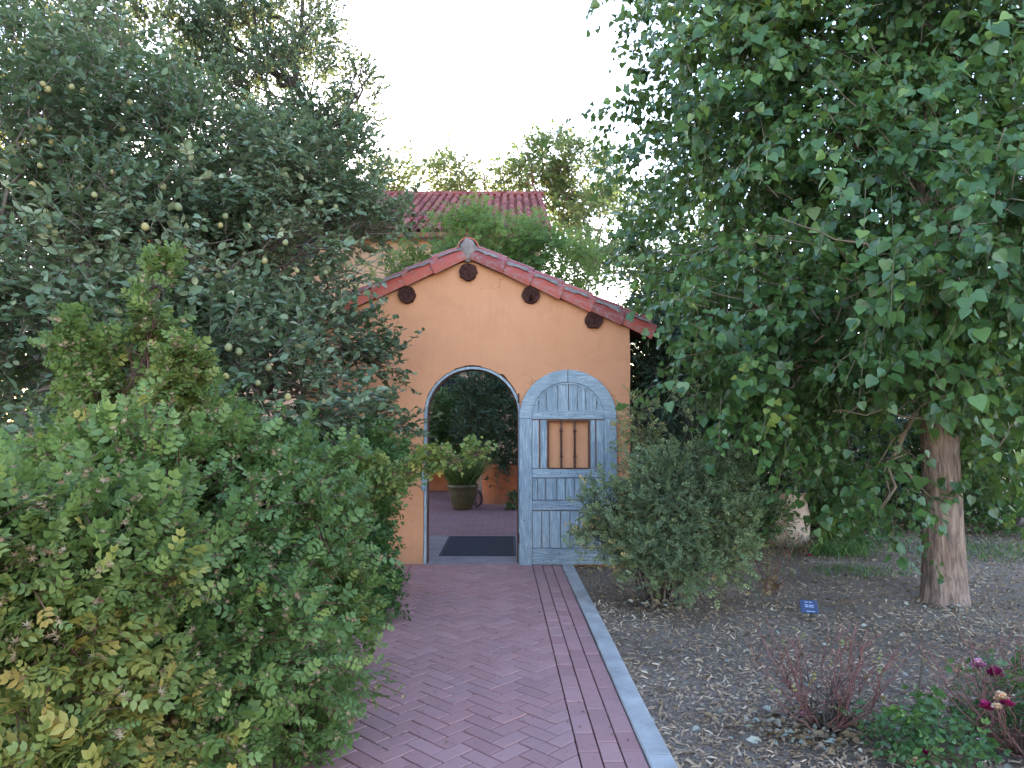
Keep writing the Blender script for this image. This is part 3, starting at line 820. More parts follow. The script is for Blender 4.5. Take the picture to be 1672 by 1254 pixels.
# iron grille
g0, g1, h0, h1 = dx(894.5), dx(962.5), dz(766), dz(686.5)
mb = MB(); e = .013
mb.box(g0, g1, YD - .004, YD + .03, h1 - e, h1, .002); mb.box(g0, g1, YD - .004, YD + .03, h0, h0 + e, .002)
mb.box(g0, g0 + e, YD - .003, YD + .029, h0 + e, h1 - e, .002); mb.box(g1 - e, g1, YD - .003, YD + .029, h0 + e, h1 - e, .002)
mb.build('window_frame', M['iron'], door)
for px in (916.5, 938.5):
    x = dx(px); V = []; n = 70; zz0, zz1 = h0 + e, h1 - e; Fc = []
    for i in range(n + 1):
        t = i / n; z = zz0 + (zz1 - zz0) * t; r = .0115
        for c in (.25, .80): r += .014 * math.exp(-((t - c) / .022) ** 2) + .005 * math.exp(-((abs(t - c) - .05) / .012) ** 2)
        tw = t * 26 if .3 < t < .75 or t < .2 else 0
        for j in range(4): V.append((x + math.cos(tw + j * math.pi / 2 + .78) * r, YD + .012 + math.sin(tw + j * math.pi / 2 + .78) * r, z))
        if i: Fc += [((i - 1) * 4 + j, (i - 1) * 4 + (j + 1) % 4, i * 4 + (j + 1) % 4, i * 4 + j) for j in range(4)]
    fixn(part('window_bar', V, Fc, M['iron'], door))
mb = MB()
for py in (677, 773, 825, 903, 915):
    for k in range(9):
        x = xi0 + .02 + (xi1 - xi0 - .04) * k / 8 + random.gauss(0, .004); z = dz(py) + random.gauss(0, .004); mb.box(x - .004, x + .004, YD - .005, YD + .003, z - .004, z + .004, .001)
for py in (700, 760, 850, 900):
    for x in (D0 + .05, D1 - .05): mb.box(x - .004, x + .004, YD - .003, YD + .003, dz(py) - .004, dz(py) + .004, .001)
mb.build('nail_heads', M['iron'], door, kind='stuff')
mb = MB(); mb.box(dx(997), dx(1006.5), YD - .006, YD, dz(695), dz(689), .002); mb.tube([(dx(1002), YD - .02, dz(692)), (dx(1002), YD, dz(692))], .006, 8); mb.build('latch', M['brass'], door)
for py in (650, 880):
    mb = MB(); mb.tube([(D0 - .008, YD + .03, dz(py) - .05), (D0 - .008, YD + .03, dz(py) + .05)], .009, 8); mb.build('hinge', M['iron'], door)

# ------------------------------------------------------------------ threshold, mat, courtyard
slab_y1 = float(G(760, 877)[1])
mb = MB(); mb.box(XL + .31, XR - .31, YW + TH + .004, slab_y1, .0, .020); mb.box(ax0 + .03, ax1 - .03, YW + .002, YW + TH + .002, 0, .0205)
o = mb.build('threshold_slab', M['slab']); o['kind'] = 'structure'
c_ = [G(716, 911), G(843, 911), G(838, 879), G(724, 879)]
mb = MB(); x0, x1, y0, y1 = c_[0][0] * .995, c_[1][0], c_[0][1], c_[3][1]
mb.box(x0, x1, y0, y1, .021, .030)
nrib = 40
for i in range(nrib):
    y = y0 + .03 + (y1 - y0 - .06) * i / nrib; mb.box(x0 + .03, x1 - .03, y, y + .016, .031, .036)
tag(mb.build('doormat', M['mat'], base=((x0 + x1) / 2, (y0 + y1) / 2, .021)), 'black ribbed rubber doormat lying just inside the arched doorway', 'doormat')
part('courtyard_floor', [(-9, slab_y1 + .003, .012), (1.6, slab_y1 + .003, .012), (1.6, 15.6, .012), (-9, 15.6, .012)], [(0, 1, 2, 3)], M['court'], kind='structure')
# pot with grass
pc = G(754, 835); pc[1] += .2
def pot(name, label, c, prof, m_, soil_r, soil_z, cat='plant pot'):
    t = thing(name, label, cat, (c[0], c[1], 0))
    q = MB(); q.lathe((c[0], c[1], c[2]), prof); q.build('pot_body', m_, t, smooth=True)
    q = MB(); q.lathe((c[0], c[1], c[2]), [(soil_r, soil_z), (.01, soil_z + .03)]); q.build('soil', M['soil'], t); return t
pg = pot('potted_grass', 'olive glazed pot of upright green grass seen through the arched doorway', (pc[0], pc[1], .013),
    [(.0, 0), (.155, 0), (.165, .03), (.205, .16), (.235, .30), (.235, .335), (.262, .36), (.265, .40), (.255, .415), (.235, .41), (.22, .35)], M['greenpot'], .225, .36)
def grass(root, c, n, h, spread, seed, m_=None, name='grass_blades', lean=.4, r0=.5, wd=.006):
    rg = np.random.default_rng(seed); a = rg.random(n) * 6.283; r = spread * np.sqrt(rg.random(n))
    P = np.stack([c[0] + r * r0 * np.cos(a), c[1] + r * r0 * np.sin(a), np.full(n, c[2])], 1)
    H = h * (.55 + .5 * rg.random(n)); d = np.stack([np.cos(a) * r * 1.2 + rg.normal(size=n) * lean * .2, np.sin(a) * r * 1.2 + rg.normal(size=n) * lean * .2, H], 1)
    s = nrm(np.cross(d, rg.normal(size=(n, 3)))) * wd
    m1 = P + d * .6; tip = P + d * np.array([1.5, 1.5, 1.0])
    V = np.stack([P - s, P + s, m1 + s * .8, m1 - s * .8, tip], 1).reshape(-1, 3)
    Fc = (np.array([(0, 1, 2), (0, 2, 3), (3, 2, 4)])[None] + (np.arange(n) * 5)[:, None, None]).reshape(-1, 3)
    return part(name, V, Fc, m_ or M['L_grass'], root, np.repeat(rg.random(n), 5), kind='stuff' if root is not None else None)
grass(pg, (pc[0], pc[1], .38), 900, .58, .20, 3, r0=.85)
# hose reel wire hoops beside the pot
hp = G(778, 832); mb = MB()
for k in range(3):
    pts = [(hp[0] + .02 * k + math.cos(a) * .06, hp[1] + .1, .17 + math.sin(a) * (.15 - k * .02)) for a in np.linspace(0, 6.28, 20)]; mb.tube(pts, .007, 6)
tag(mb.build('wire_hoops', M['dark'], base=(hp[0], hp[1] + .1, .012)), 'dark wire hoops standing beside the olive glazed pot', 'garden wire')
# curved orange planter wall
cpx = [(786, 826), (793, 829), (810, 829), (830, 827), (852, 824), (900, 815)]
yb = 12.9; V = []; Fc = []
pts = []
x_l = W(786, 700, yb)[0]
for i in range(13):
    a = math.pi - math.pi * .5 * i / 12; pts.append((x_l + .35 + .35 * math.cos(a), yb + .35 - .35 * math.sin(a)))
pts += [(x_l + .35 + .5 * k, yb) for k in range(1, 4)]
pts = [(x_l, yb + 1.2)] + pts
for i, p in enumerate(pts):
    q = pts[min(i + 1, len(pts) - 1)]; r_ = pts[max(i - 1, 0)]; t = Vector((q[0] - r_[0], q[1] - r_[1])).normalized(); nx, ny = -t.y, t.x
    for (o_, z) in ((0, .012), (0, .66), (.02, .70), (.18, .70), (.2, .66), (.2, .012)): V.append((p[0] + nx * o_, p[1] + ny * o_, z))
    if i: Fc += [((i - 1) * 6 + j, (i - 1) * 6 + j + 1, i * 6 + j + 1, i * 6 + j) for j in range(5)]
t = thing('planter_wall', 'low rust orange planter wall with rounded corner inside the courtyard', 'planter', (pts[0][0], yb, .012))
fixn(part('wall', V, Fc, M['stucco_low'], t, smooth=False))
part('soil', [(x_l + .1, yb + .1, .6), (x_l + 2, yb + .1, .6), (x_l + 2, yb + 1.2, .6), (x_l + .1, yb + 1.2, .6)], [(0, 1, 2, 3)], M['soil'], t)
# far low wall
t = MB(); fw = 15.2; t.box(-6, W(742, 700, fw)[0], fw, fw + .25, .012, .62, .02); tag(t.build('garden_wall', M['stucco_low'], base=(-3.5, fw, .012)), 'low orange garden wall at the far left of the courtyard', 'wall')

# ------------------------------------------------------------------ house behind
HY, RY = 16.0, 22.0
hz, rz_ = float(W(836, 379, HY)[2]), float(W(836, 320, RY)[2]); hx1 = float(W(903, 380, HY)[0]); hx0 = -10.0
house = thing('house', 'peach stucco house with long red barrel tile roof behind the gatehouse', 'house', ((hx0 + hx1) / 2, 19, 0))
mb = MB(); mb.box(hx0, hx1 - .25, HY + .35, 27.6, 0, hz - .02); mb.build('wall', M['stucco_far'], house)
hs = (rz_ - hz) / (RY - HY); ha = math.atan(hs)
V = [(hx0, HY, hz), (hx1, HY, hz), (hx1, RY, rz_), (hx0, RY, rz_), (hx0, 28, hz), (hx1, 28, hz)]
V2 = [(v[0], v[1], v[2] - .1) for v in V]
fixn(part('roof_deck', V + V2, [(0, 1, 2, 3), (3, 2, 5, 4), (6, 9, 8, 7), (9, 10, 11, 8), (0, 6, 7, 1), (1, 7, 8, 2), (2, 8, 11, 5), (0, 3, 9, 6), (3, 4, 10, 9), (4, 5, 11, 10)], M['tile_far'], house, [0.2] * 12))
part('gable', [(hx1 - .26, HY + .35, hz - .1), (hx1 - .26, RY, rz_ - .15), (hx1 - .26, 27.6, hz - .1)], [(0, 1, 2)], M['stucco_far'], house)
rw = .205; nrow = int((hx1 - W(520, 380, HY)[0]) / rw); sl = (RY - HY) / math.cos(ha); ncs = 17; ex = sl / ncs
V, Fc = barrel(.086, .072, ex + .05, n=6)
ht_me = mesh('tile', V, Fc, M['tile_far'], [0.0] * len(V), False)
cand = []
for r_ in range(nrow + 22):
    for c_ in range(ncs):
        x = hx1 - .09 - r_ * rw; d0 = c_ * ex
        y = RY - d0 * math.cos(ha); z = rz_ - d0 * math.sin(ha) + .03
        mm = Matrix.Translation((x + random.gauss(0, .006), y, z + random.uniform(0, .012))) @ Matrix.Rotation(R(-90) + random.gauss(0, .015), 4, 'Z') @ Matrix.Rotation(ha + R(1.2), 4, 'Y')
        cand.append((r_ > nrow + 1, -c_ + .02 * r_, mm))
cand.sort(key=lambda t: (t[0], t[1]))
restm = MB()
for i, (h_, _, mm) in enumerate(cand):
    if i < 290 and not h_: place('tile', ht_me, mm, house)
    else: restm.add([mm @ Vector(v) for v in V], Fc, random.random())
restm.build('tile', M['tile_far'], house, kind='stuff')
mb = MB()
for i in range(40):
    x = hx1 + .05 - i * .27; V, Fc = barrel(.12, .11, .3, n=6); mm = Matrix.Translation((x, RY, rz_ + .03)) @ Matrix.Rotation(R(180), 4, 'Z')
    mb.add([mm @ Vector(v) for v in V], Fc, random.random())
mb.build('ridge_tiles', M['tile_far'], house, kind='stuff')
# barred window of the house seen through the arch
yh = HY + .35
wx0, wx1_, wz0, wz1_ = W(712, 640, yh)[0], W(752, 640, yh)[0], W(0, 665, yh)[2], W(0, 600, yh)[2]
mb = MB(); mb.box(wx0, wx1_, yh - .06, yh - .002, wz0, wz1_, .01); fw_ = mb.build('window', M['log'], house)
mb = MB(); mb.box(wx0 + .06, wx1_ - .06, yh - .064, yh - .0605, wz0 + .06, wz1_ - .06); mb.build('pane', M['win'], fw_)
for k in range(4):
    x = wx0 + .1 + (wx1_ - wx0 - .2) * k / 3; mb = MB(); mb.tube([(x, yh - .1, wz0), (x, yh - .1, wz1_)], .012, 6); mb.build('window_bar', M['dark'], fw_)

# ------------------------------------------------------------------ vegetation
# cottonwood on the right
cb = G(1563, 994); TX, TY = cb[0], cb[1] + .17
cw = thing('cottonwood_tree', 'tall cottonwood with furrowed brown trunk and heart shaped leaves filling the right side', 'tree', (TX, TY, 0))
nr, ns = 90, 72; V = []; H = 5.6
for i in range(nr + 1):
    t = i / nr; z = H * t - .03; r = .146 + .026 * math.exp(-z / .14) + .010 * math.exp(-z / .9) - .012 * z
    cx, cy = TX - .012 * z + .02 * math.sin(z * 1.3), TY + .02 * math.sin(z)
    for j in range(ns):
        a = 2 * math.pi * j / ns; q = Vector((math.cos(a) * 3.6, math.sin(a) * 3.6, z * 1.5))
        rd = 1 - abs(noise.noise(q * 1.1)) * 2; rd2 = 1 - abs(noise.noise(q * 2.6 + Vector((4, 0, 0)))) * 2
        fl = .09 * math.exp(-z / .16) * (math.sin(a * 5 + 1) * .5 + noise.noise(Vector((a * 2, 0, 5))) * .6)
        k = r * (1 + .06 * rd + .05 * rd2 + fl) ; V.append((cx + math.cos(a) * k, cy + math.sin(a) * k, z))
Fc = np.array([(i * ns + j, i * ns + (j + 1) % ns, (i + 1) * ns + (j + 1) % ns, (i + 1) * ns + j) for i in range(nr) for j in range(ns)])
part('trunk', V, Fc, M['bark'], cw, smooth=True)
cbl = [B(1560, 330, 5.4, 300, 300), B(1270, 420, 6.6, 190, 210), B(1180, 180, 6.6, 170, 260), B(1430, 60, 6.4, 300, 260),
       B(1330, 560, 5.6, 240, 150), B(1560, 590, 4.9, 190, 120), B(1480, 440, 4.6, 210, 130, .5), B(1600, 390, 4.3, 170, 120, .45), B(1120, 400, 9.0, 110, 150), B(1250, 640, 6.0, 75, 50, .4),
       B(1430, 700, 6.2, 130, 90), B(1440, 830, 5.9, 60, 60, .3), B(1630, 730, 6.3, 90, 60, .6), B(1530, 690, 5.2, 110, 35, .3, .15), B(1640, 640, 5.0, 80, 60, .4, .2), B(1600, 120, 7.2, 330, 300), B(1380, 300, 7.6, 300, 260), B(1150, 40, 7.0, 130, 150), B(1560, -120, 5.6, 300, 200), B(1750, 300, 6.2, 200, 400), B(1150, 545, 8.9, 80, 60, .5)]
cbase = [(TX - .02, TY, z) for z in (2.6, 2.9, 3.4, 3.9, 2.3, 2.1, 2.0, 2.4, 3.2, 1.9, 2.0, 1.8, 2.0, 1.9, 2.1, 4.4, 3.6, 4.3, 4.9, 3.0, 2.5)]
plant(cw, cbl, 7000, .38, 12, .061, 'hang', T_COTTON, M['L_cotton'], M['twig_light'], 11, 300, (.0026, .0012), cbase, .026, gap=.47, freq=1.7, inner=.35, droop=.25, up=.15, mess=.42, zmin=.5, szvar=.22)

# quince on the left
qb = np.array([-3.2, 6.4, 0])
qt = thing('quince_tree', 'spreading quince tree with grey green leaves and small yellow fruit left of the gatehouse', 'tree', qb)
mb = MB()
for k, (dx_, dy_) in enumerate(((0, 0), (.18, .1), (-.2, .05), (.05, -.2))):
    limb(mb, qb + np.array([dx_, dy_, -.03]), qb + np.array([dx_ * 6, dy_ * 5, 2.3]), .075 - .008 * k, .05, .02, .06, 8, 9, 50 + k)
mb.build('trunk', M['twig_dark'], qt, smooth=True)
qbl = [B(60, 250, 5.6, 230, 200), B(250, 300, 6.0, 190, 170), B(420, 330, 6.6, 160, 110), B(120, 450, 5.0, 240, 170), B(350, 480, 5.8, 190, 130), B(455, 430, 6.6, 95, 90, .6),
       B(530, 560, 6.5, 80, 70, .5), B(420, 640, 5.4, 170, 110, .7), B(240, 620, 4.8, 180, 130, .7), B(60, 640, 4.6, 150, 130, .7), B(530, 680, 6.6, 85, 70, .5), B(625, 600, 6.7, 50, 22, .25, .08), B(575, 385, 6.9, 50, 24, .3, .1),
       B(535, 480, 6.7, 40, 40, .3, .1), B(40, 110, 6.0, 110, 80), B(190, 170, 6.6, 120, 80), B(100, 60, 6.4, 90, 60, .6), B(-80, 350, 4.6, 160, 300), B(575, 345, 7.2, 75, 35, .5, .25), B(610, 700, 6.8, 60, 16, .2, .06), B(500, 260, 7.0, 90, 40, .5, .25), B(350, 225, 7.2, 90, 35, .5, .3)]
plant(qt, qbl, 6800, .30, 11, .056, 'flat', T_OVAL, M['L_quince'], M['twig'], 21, 250, (.0042, .0016), (qb[0] + .2, qb[1], 1.9), .035, gap=.50, freq=2.0, inner=.4, droop=.05, up=.3, mess=.35, zmin=.3)
fr_px = [(165,30,.9),(222,228*.38,1),(55,232,1),(85,232,1),(66,270,1),(53,302,1.2),(70,137,1),(78,146,1.1),(117,142,1),(136,148,1),(212,167,1),(200,210,1),(152,193,1),(66,208,1),(80,210,1),(388,175,1),(363,225,.9),(452,258,.9),(290,96,.8),
         (203,70,.8),(290,108,.9),(70,328,1.2),(75,345,.9),(130,304,1.1),(266,305,1.2),(291,338,1.3),(237,370,1.3),(184,281,.9),(210,283,.9),(236,283,1),(417,325,.9),(405,370,1),(368,353,1),(360,368,.9),(457,374,1),(466,396,1),(476,351,.8),
         (523,330,1),(548,338,.9),(585,338,.9),(598,338,.9),(69,470,1.5),(81,494,1.1),(195,511,1.1),(157,566,1),(373,567,1.3),(390,574,1.2),(438,600,1.2),(369,614,1),(421,625,1),(425,535,1),(432,426,1),(470,648,1.2),(276,663,1.2),(312,678,1.3),(360,694,1.4),
         (532,445,.9),(533,435,.9),(578,441,.9),(604,573,.9),(635,600,.9),(582,533,.9),(566,545,.8),(551,540,.9),(627,533,.8),(640,738,.9),(624,738,.8),(570,652,.8),(485,442,.8),(430,350,.8),(300,540,.9),(80,368,1.1),(90,380,1.1),(154,318,1),(45,87,1),(60,60,.8)]
bm = bmesh.new(); bmesh.ops.create_uvsphere(bm, u_segments=10, v_segments=7, radius=1)
for v in bm.verts:
    v.co.z *= 1.08; k = 1 + (.12 if v.co.z > .2 else 0) * -.6; v.co.x *= k; v.co.y *= k
fv = np.array([v.co[:] for v in bm.verts]); ff = [tuple(v.index for v in f.verts) for f in bm.faces]; bm.free()
fme = mesh('fruit', fv, ff, M['fruit'], smooth=True)
qa = np.array([q[:6] for q in qbl])
for (px, py, s) in fr_px:
    # on the camera side of the crown along that line of sight
    best = 6.6
    for Y in np.arange(3.4, 7.6, .08):
        p = W(px, py, Y); 
        if (((p - qa[:, :3]) / (qa[:, 3:6] * 1.02)) ** 2).sum(1).min() < 1: best = Y; break
    p = W(px, py, best + random.uniform(-.02, .10)); r = 6.0 * s * best / F * .85
    m4 = Matrix.Translation(p) @ Matrix.Rotation(random.uniform(0, 6), 4, 'Z') @ Matrix.Rotation(random.uniform(-.5, .5), 4, 'X') @ Matrix.Scale(r, 4)
    place('fruit', fme, m4, qt)

# rose shrubs on the left
def sepals(root, pts, size, seed, name='seed_heads'):
    rg = np.random.default_rng(seed); mb = []
    V, Fc = [], []; ray = []
    for k in range(6):
        a = k * math.pi / 3; ray += [(math.cos(a) * .12 - math.sin(a) * .15, math.sin(a) * .12 + math.cos(a) * .15, 0), (math.cos(a) * .12 + math.sin(a) * .15, math.sin(a) * .12 - math.cos(a) * .15, 0), (math.cos(a), math.sin(a), .45)]
    ray += [(.2, 0, 0), (-.1, .17, 0), (-.1, -.17, 0), (0, 0, -.35), (0, 0, .2)]
    f = [(3 * k, 3 * k + 1, 3 * k + 2) for k in range(6)] + [(18, 19, 21), (19, 20, 21), (20, 18, 21), (18, 19, 22), (19, 20, 22), (20, 18, 22)]
    n = len(pts); ax = nrm(rg.normal(size=(n, 3)) * .6 + np.array([0, -.5, .6])); nn = rg.normal(size=(n, 3))
    fr_ = frames(nrm(np.cross(ax, nn)), ax)
    V, FF, rr = bake((np.array(ray), np.array(f)), pts, fr_, size * (.6 + .7 * rg.random(n)), rg.random(n))
    part(name, V, FF, M['sepal'], root, rr, kind='stuff')
def outer_tips(seg, bl, n, out=.015):
    E = seg[2]; b = np.array([q[:6] for q in bl]); f = (((E[:, None] - b[None, :, :3]) / b[None, :, 3:6]) ** 2).sum(2).min(1)
    tc = nrm(CAM - E); c = nrm(E - b[np.argmin(((E[:, None] - b[None, :, :3]) ** 2).sum(2), 1), :3])
    k = np.argsort(-(f * .5 + 1.6 * (tc * c).sum(1) + .9 * c[:, 2] + np.random.default_rng(3).normal(size=len(E)) * .5))[:n]
    return E[k] + c[k] * out + np.array([0, 0, .012])
# 1 near-left, turning yellow
rb = np.array([-2.0, 2.6, 0])
r1 = thing('rose_bush', 'nearest rose bush with yellowing leaves and dry star shaped seed heads at lower left', 'bush', rb, 'rose bushes left of the path')
bl = [B(90, 930, 2.35, 170, 90, .40), B(40, 1120, 2.2, 150, 150, .42), B(130, 1230, 2.3, 130, 110, .35), B(-60, 980, 2.2, 130, 160, .4)]
seg = plant(r1, bl, 2300, .15, 6, .062, 'tuft', T_ROSE, M['L_rosey'], M['twig_red'], 31, 260, (.0028, .0012), [(rb[0] + d_, rb[1] + .1 * d_, 0) for d_ in (-.1, .0, .1, .2)], .009, gap=.34, freq=2.6, inner=.4, up=.4, mess=.45, rshift=-.04)
sepals(r1, np.repeat(outer_tips(seg, bl, 200, .01), 3, 0) + np.random.default_rng(2).normal(size=(600, 3)) * .012, .014, 1)
# 2 big middle bush with the upright cane
rb = np.array([-1.75, 3.9, 0])
r2 = thing('rose_bush', 'largest rose bush with a tall upright cane rising in front of the quince tree', 'bush', rb, 'rose bushes left of the path')
bl = [B(250, 880, 3.3, 200, 150, .6), B(380, 820, 3.9, 170, 120, .6), B(445, 960, 4.0, 120, 110, .42), B(330, 1050, 3.2, 200, 130, .45), B(390, 1160, 3.3, 115, 85, .33), B(230, 1180, 2.9, 180, 120, .4),
      B(130, 840, 3.4, 150, 110, .5), B(180, 720, 3.6, 50, 40, .2, .05), B(525, 960, 4.3, 60, 70, .3, .12), B(475, 1160, 3.5, 50, 45, .2, .05)]
seg = plant(r2, bl, 4300, .20, 6, .064, 'tuft', T_ROSE, M['L_rose'], M['twig_red'], 32, 280, (.003, .0012), [(rb[0] + d_, rb[1] + .2 * d_, 0) for d_ in (-.3, -.1, .1, .3, .0)], .011, gap=.50, freq=2.6, inner=.45, up=.35, mess=.45, cam_side=.3)
sepals(r2, np.repeat(outer_tips(seg, bl, 620, .01), 3, 0) + np.random.default_rng(2).normal(size=(1860, 3)) * .011, .013, 2)
bl = [B(262, 470, 3.5, 20, 45, .06, .010), B(255, 520, 3.5, 26, 40, .08, .014), B(228, 580, 3.5, 46, 32, .12, .030), B(300, 600, 3.5, 22, 40, .08, .012), B(150, 600, 3.5, 28, 45, .08, .018), B(190, 660, 3.5, 62, 40, .15, .045), B(275, 680, 3.5, 30, 30, .1, .015), B(118, 550, 3.5, 12, 20, .04, .004), B(340, 720, 3.5, 25, 18, .1, .006)]
seg = plant(r2, bl, 680, .085, 5, .058, 'tuft', T_ROSE, M['L_rosey'], M['twig_red'], 36, 40, (.002, .001), tuple(W(200, 800, 3.6)), .006, gap=.38, freq=5, inner=.1, up=.5, mess=.55, rshift=-.18)
sepals(r2, np.repeat(outer_tips(seg, bl, 190, .01), 2, 0) + np.random.default_rng(2).normal(size=(380, 3)) * .01, .016, 12)
# 3 bush that arches over the path to the doorway
rb = np.array([-1.5, 5.0, 0])
r3 = thing('rose_bush', 'rose bush whose long thorny cane arches across the foot of the arched doorway', 'bush', rb, 'rose bushes left of the path')
bl = [B(505, 850, 4.9, 85, 70, .35), B(470, 800, 5.0, 80, 65, .35), B(590, 800, 5.0, 36, 24, .12, .030), B(640, 780, 5.0, 26, 12, .08, .013), B(690, 760, 5.0, 22, 9, .05, .007), B(732, 752, 5.0, 22, 8, .05, .006), B(778, 738, 5.0, 13, 12, .05, .006), B(700, 745, 5, 10, 9, .04, .002), B(560, 770, 5.0, 50, 40, .2, .08)]
seg = plant(r3, bl, 1000, .045, 4, .055, 'tuft', T_ROSE5, M['L_rosey'], M['twig_red'], 33, 180, (.003, .0012), [(rb[0], rb[1], 0)], .009, gap=.30, freq=2.4, inner=.3, up=.3, mess=.45, limbs=False, rshift=-.12)
mb = MB(); mb.tube([W(430, 960, 5.1), W(520, 860, 5.05), W(600, 800, 5.0), W(680, 768, 5.0), W(760, 750, 5.0), W(790, 738, 5.0)], [.010, .009, .007, .005, .004, .003], 6)
mb.tube([(rb[0], rb[1], 0), W(430, 960, 5.1)], [.012, .010], 6); mb.tube([(rb[0], rb[1], 0), W(500, 850, 5.0)], [.012, .005], 6); mb.build('cane', M['twig_red'], r3, smooth=True)
sepals(r3, outer_tips(seg, bl, 170, .01), .017, 3)
# 4 dark glossy shrub between path and gatehouse
rb = np.array([-1.72, 6.3, 0])
r4 = thing('dark_shrub', 'dark glossy leaved shrub between the quince tree and the orange wall beside the path', 'bush', rb)
bl = [B(535, 860, 6.0, 80, 85, .5), B(590, 900, 6.2, 32, 60, .25), B(500, 820, 6.0, 90, 100, .5), B(600, 965, 5.6, 38, 20, .18, .05), B(560, 770, 6.2, 90, 70, .5), B(570, 830, 6.4, 55, 80, .35)]
plant(r4, bl, 2700, .16, 7, .060, 'tuft', T_ROSE5, M['L_darkrose'], M['twig_dark'], 34, 0, (.003, .0012), (rb[0], rb[1], 0), .012, gap=.3, freq=2.2, inner=.4, up=.3, mess=.5)
# small feathery sprig of the tree against the wall
# 5 dry white flower heads in the bush
t = thing('dry_flower_heads', 'cluster of whitish dry flower heads caught in the lower part of the rose bushes', 'dried flowers', (-1.45, 2.62, 0))
pts = np.array([W(210 + random.gauss(0, 12), 1040 + random.gauss(0, 14), 2.45) for _ in range(26)] + [W(182 + random.gauss(0, 8), 1128 + random.gauss(0, 10), 2.3) for _ in range(10)])
m_old = M['sepal']; M['sepal'] = attrmat('dry_white_florets', [(0, (.30, .25, .22)), (1, (.62, .56, .50))]); sepals(t, pts, .013, 9, 'florets'); M['sepal'] = m_old
mb = MB()
for p in pts[::4]: mb.tube([(-1.45, 2.62, 0.0), (p[0] - .02, p[1] + .05, p[2] - .25), p], [.003, .0025, .0015], 5)
mb.build('stem', M['twig_dark'], t)

# right: grey-green shrub in front of the wall corner
sb = G(1078, 985)
s1 = thing('grey_green_shrub', 'rounded many stemmed grey green shrub growing in mulch right of the open blue door', 'bush', sb)
bl = [B(1110, 850, 6.0, 95, 80, .5), B(1125, 765, 6.1, 62, 55, .35, .09), B(1085, 800, 6.0, 50, 60, .35, .07), B(1165, 890, 6.0, 45, 50, .3), B(1065, 900, 5.9, 45, 40, .3, .06), B(1120, 930, 5.9, 90, 40, .4), B(990, 820, 6.1, 34, 22, .14, .025), B(1000, 880, 6.1, 36, 24, .14, .025), B(1170, 800, 6.1, 42, 50, .3),
      B(1046, 690, 6.6, 18, 36, .12, .015), B(1130, 690, 6.2, 24, 30, .14, .02), B(960, 870, 6.1, 22, 10, .08, .006), B(1055, 740, 6.5, 24, 28, .12, .02)]
plant(s1, bl, 2100, .19, 7, .048, 'tuft', T_FINE, M['L_grey'], M['twig_dark'], 41, 0, (.0028, .001), [(sb[0] + random.gauss(0, .07), sb[1] + random.gauss(0, .05), 0) for _ in range(9)], .011, gap=.36, freq=2.6, inner=.35, up=.45, mess=.5, limb_sag=.03)
mb = MB()
for k in range(16):
    a = random.uniform(0, 6.28); r = random.uniform(.02, .10)
    p0 = (sb[0] + r * math.cos(a), sb[1] + r * math.sin(a), 0); p1 = (sb[0] + r * 4 * math.cos(a), sb[1] + r * 3 * math.sin(a), random.uniform(.6, 1.0)); limb(mb, p0, p1, .011, .006, .02, .04, 5, 6, k)
mb.build('stems', M['twig'], s1, smooth=True, kind='stuff')
def hedge(name, label, cat, base, bl, n, seed, T=T_OVAL, lm='L_dark', size=.06, per=9, length=.25, style='tuft', limb_r=.03, tm='twig_dark', gap=.25, group=None, **k):
    t = thing(name, label, cat, base, group)
    plant(t, bl, n, length, per, size, style, T, M[lm], M[tm], seed, 0, (.004, .0015), tuple(base), limb_r, gap=gap, **k); return t
# drooping dark vine at the corner of the gatehouse
hedge('climbing_vine', 'dark drooping vine hanging beside the right corner of the gatehouse', 'vine', (2.0, 8.6, 0),
      [B(1085, 590, 8.3, 58, 70, .4), B(1075, 680, 8.3, 50, 90, .4), B(1120, 640, 8.8, 90, 100, .5), B(1080, 780, 8.6, 70, 80, .5), B(1100, 510, 8.8, 70, 50, .5)], 1700, 51, T_LANCE, size=.085, style='hang', droop=.5, up=-.3)
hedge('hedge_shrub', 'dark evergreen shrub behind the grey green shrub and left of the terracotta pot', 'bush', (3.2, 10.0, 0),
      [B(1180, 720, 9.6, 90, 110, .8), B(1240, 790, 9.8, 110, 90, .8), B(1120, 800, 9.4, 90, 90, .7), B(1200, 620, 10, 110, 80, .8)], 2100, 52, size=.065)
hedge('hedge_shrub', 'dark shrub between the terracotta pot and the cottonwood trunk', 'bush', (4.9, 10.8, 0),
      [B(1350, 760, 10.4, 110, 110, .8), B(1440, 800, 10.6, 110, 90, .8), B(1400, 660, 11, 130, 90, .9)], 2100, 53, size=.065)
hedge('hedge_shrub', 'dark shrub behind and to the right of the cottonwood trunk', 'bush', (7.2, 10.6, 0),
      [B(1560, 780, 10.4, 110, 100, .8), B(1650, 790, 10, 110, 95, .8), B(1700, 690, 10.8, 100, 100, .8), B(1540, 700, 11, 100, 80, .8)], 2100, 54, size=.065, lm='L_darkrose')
hedge('leafy_bush', 'low bush trailing over the pale terracotta pot', 'bush', (float(G(1290, 900)[0]), 9.1, 0),
      [B(1275, 772, 8.8, 55, 26, .3), B(1235, 850, 8.6, 18, 30, .15, .04), B(1265, 842, 8.35, 24, 18, .10, .02), B(1345, 785, 9.0, 40, 36, .3), B(1370, 850, 9, 60, 40, .3)], 900, 55, T_FINE, 'L_darkrose', .06, 6, .15, limb_r=.01)
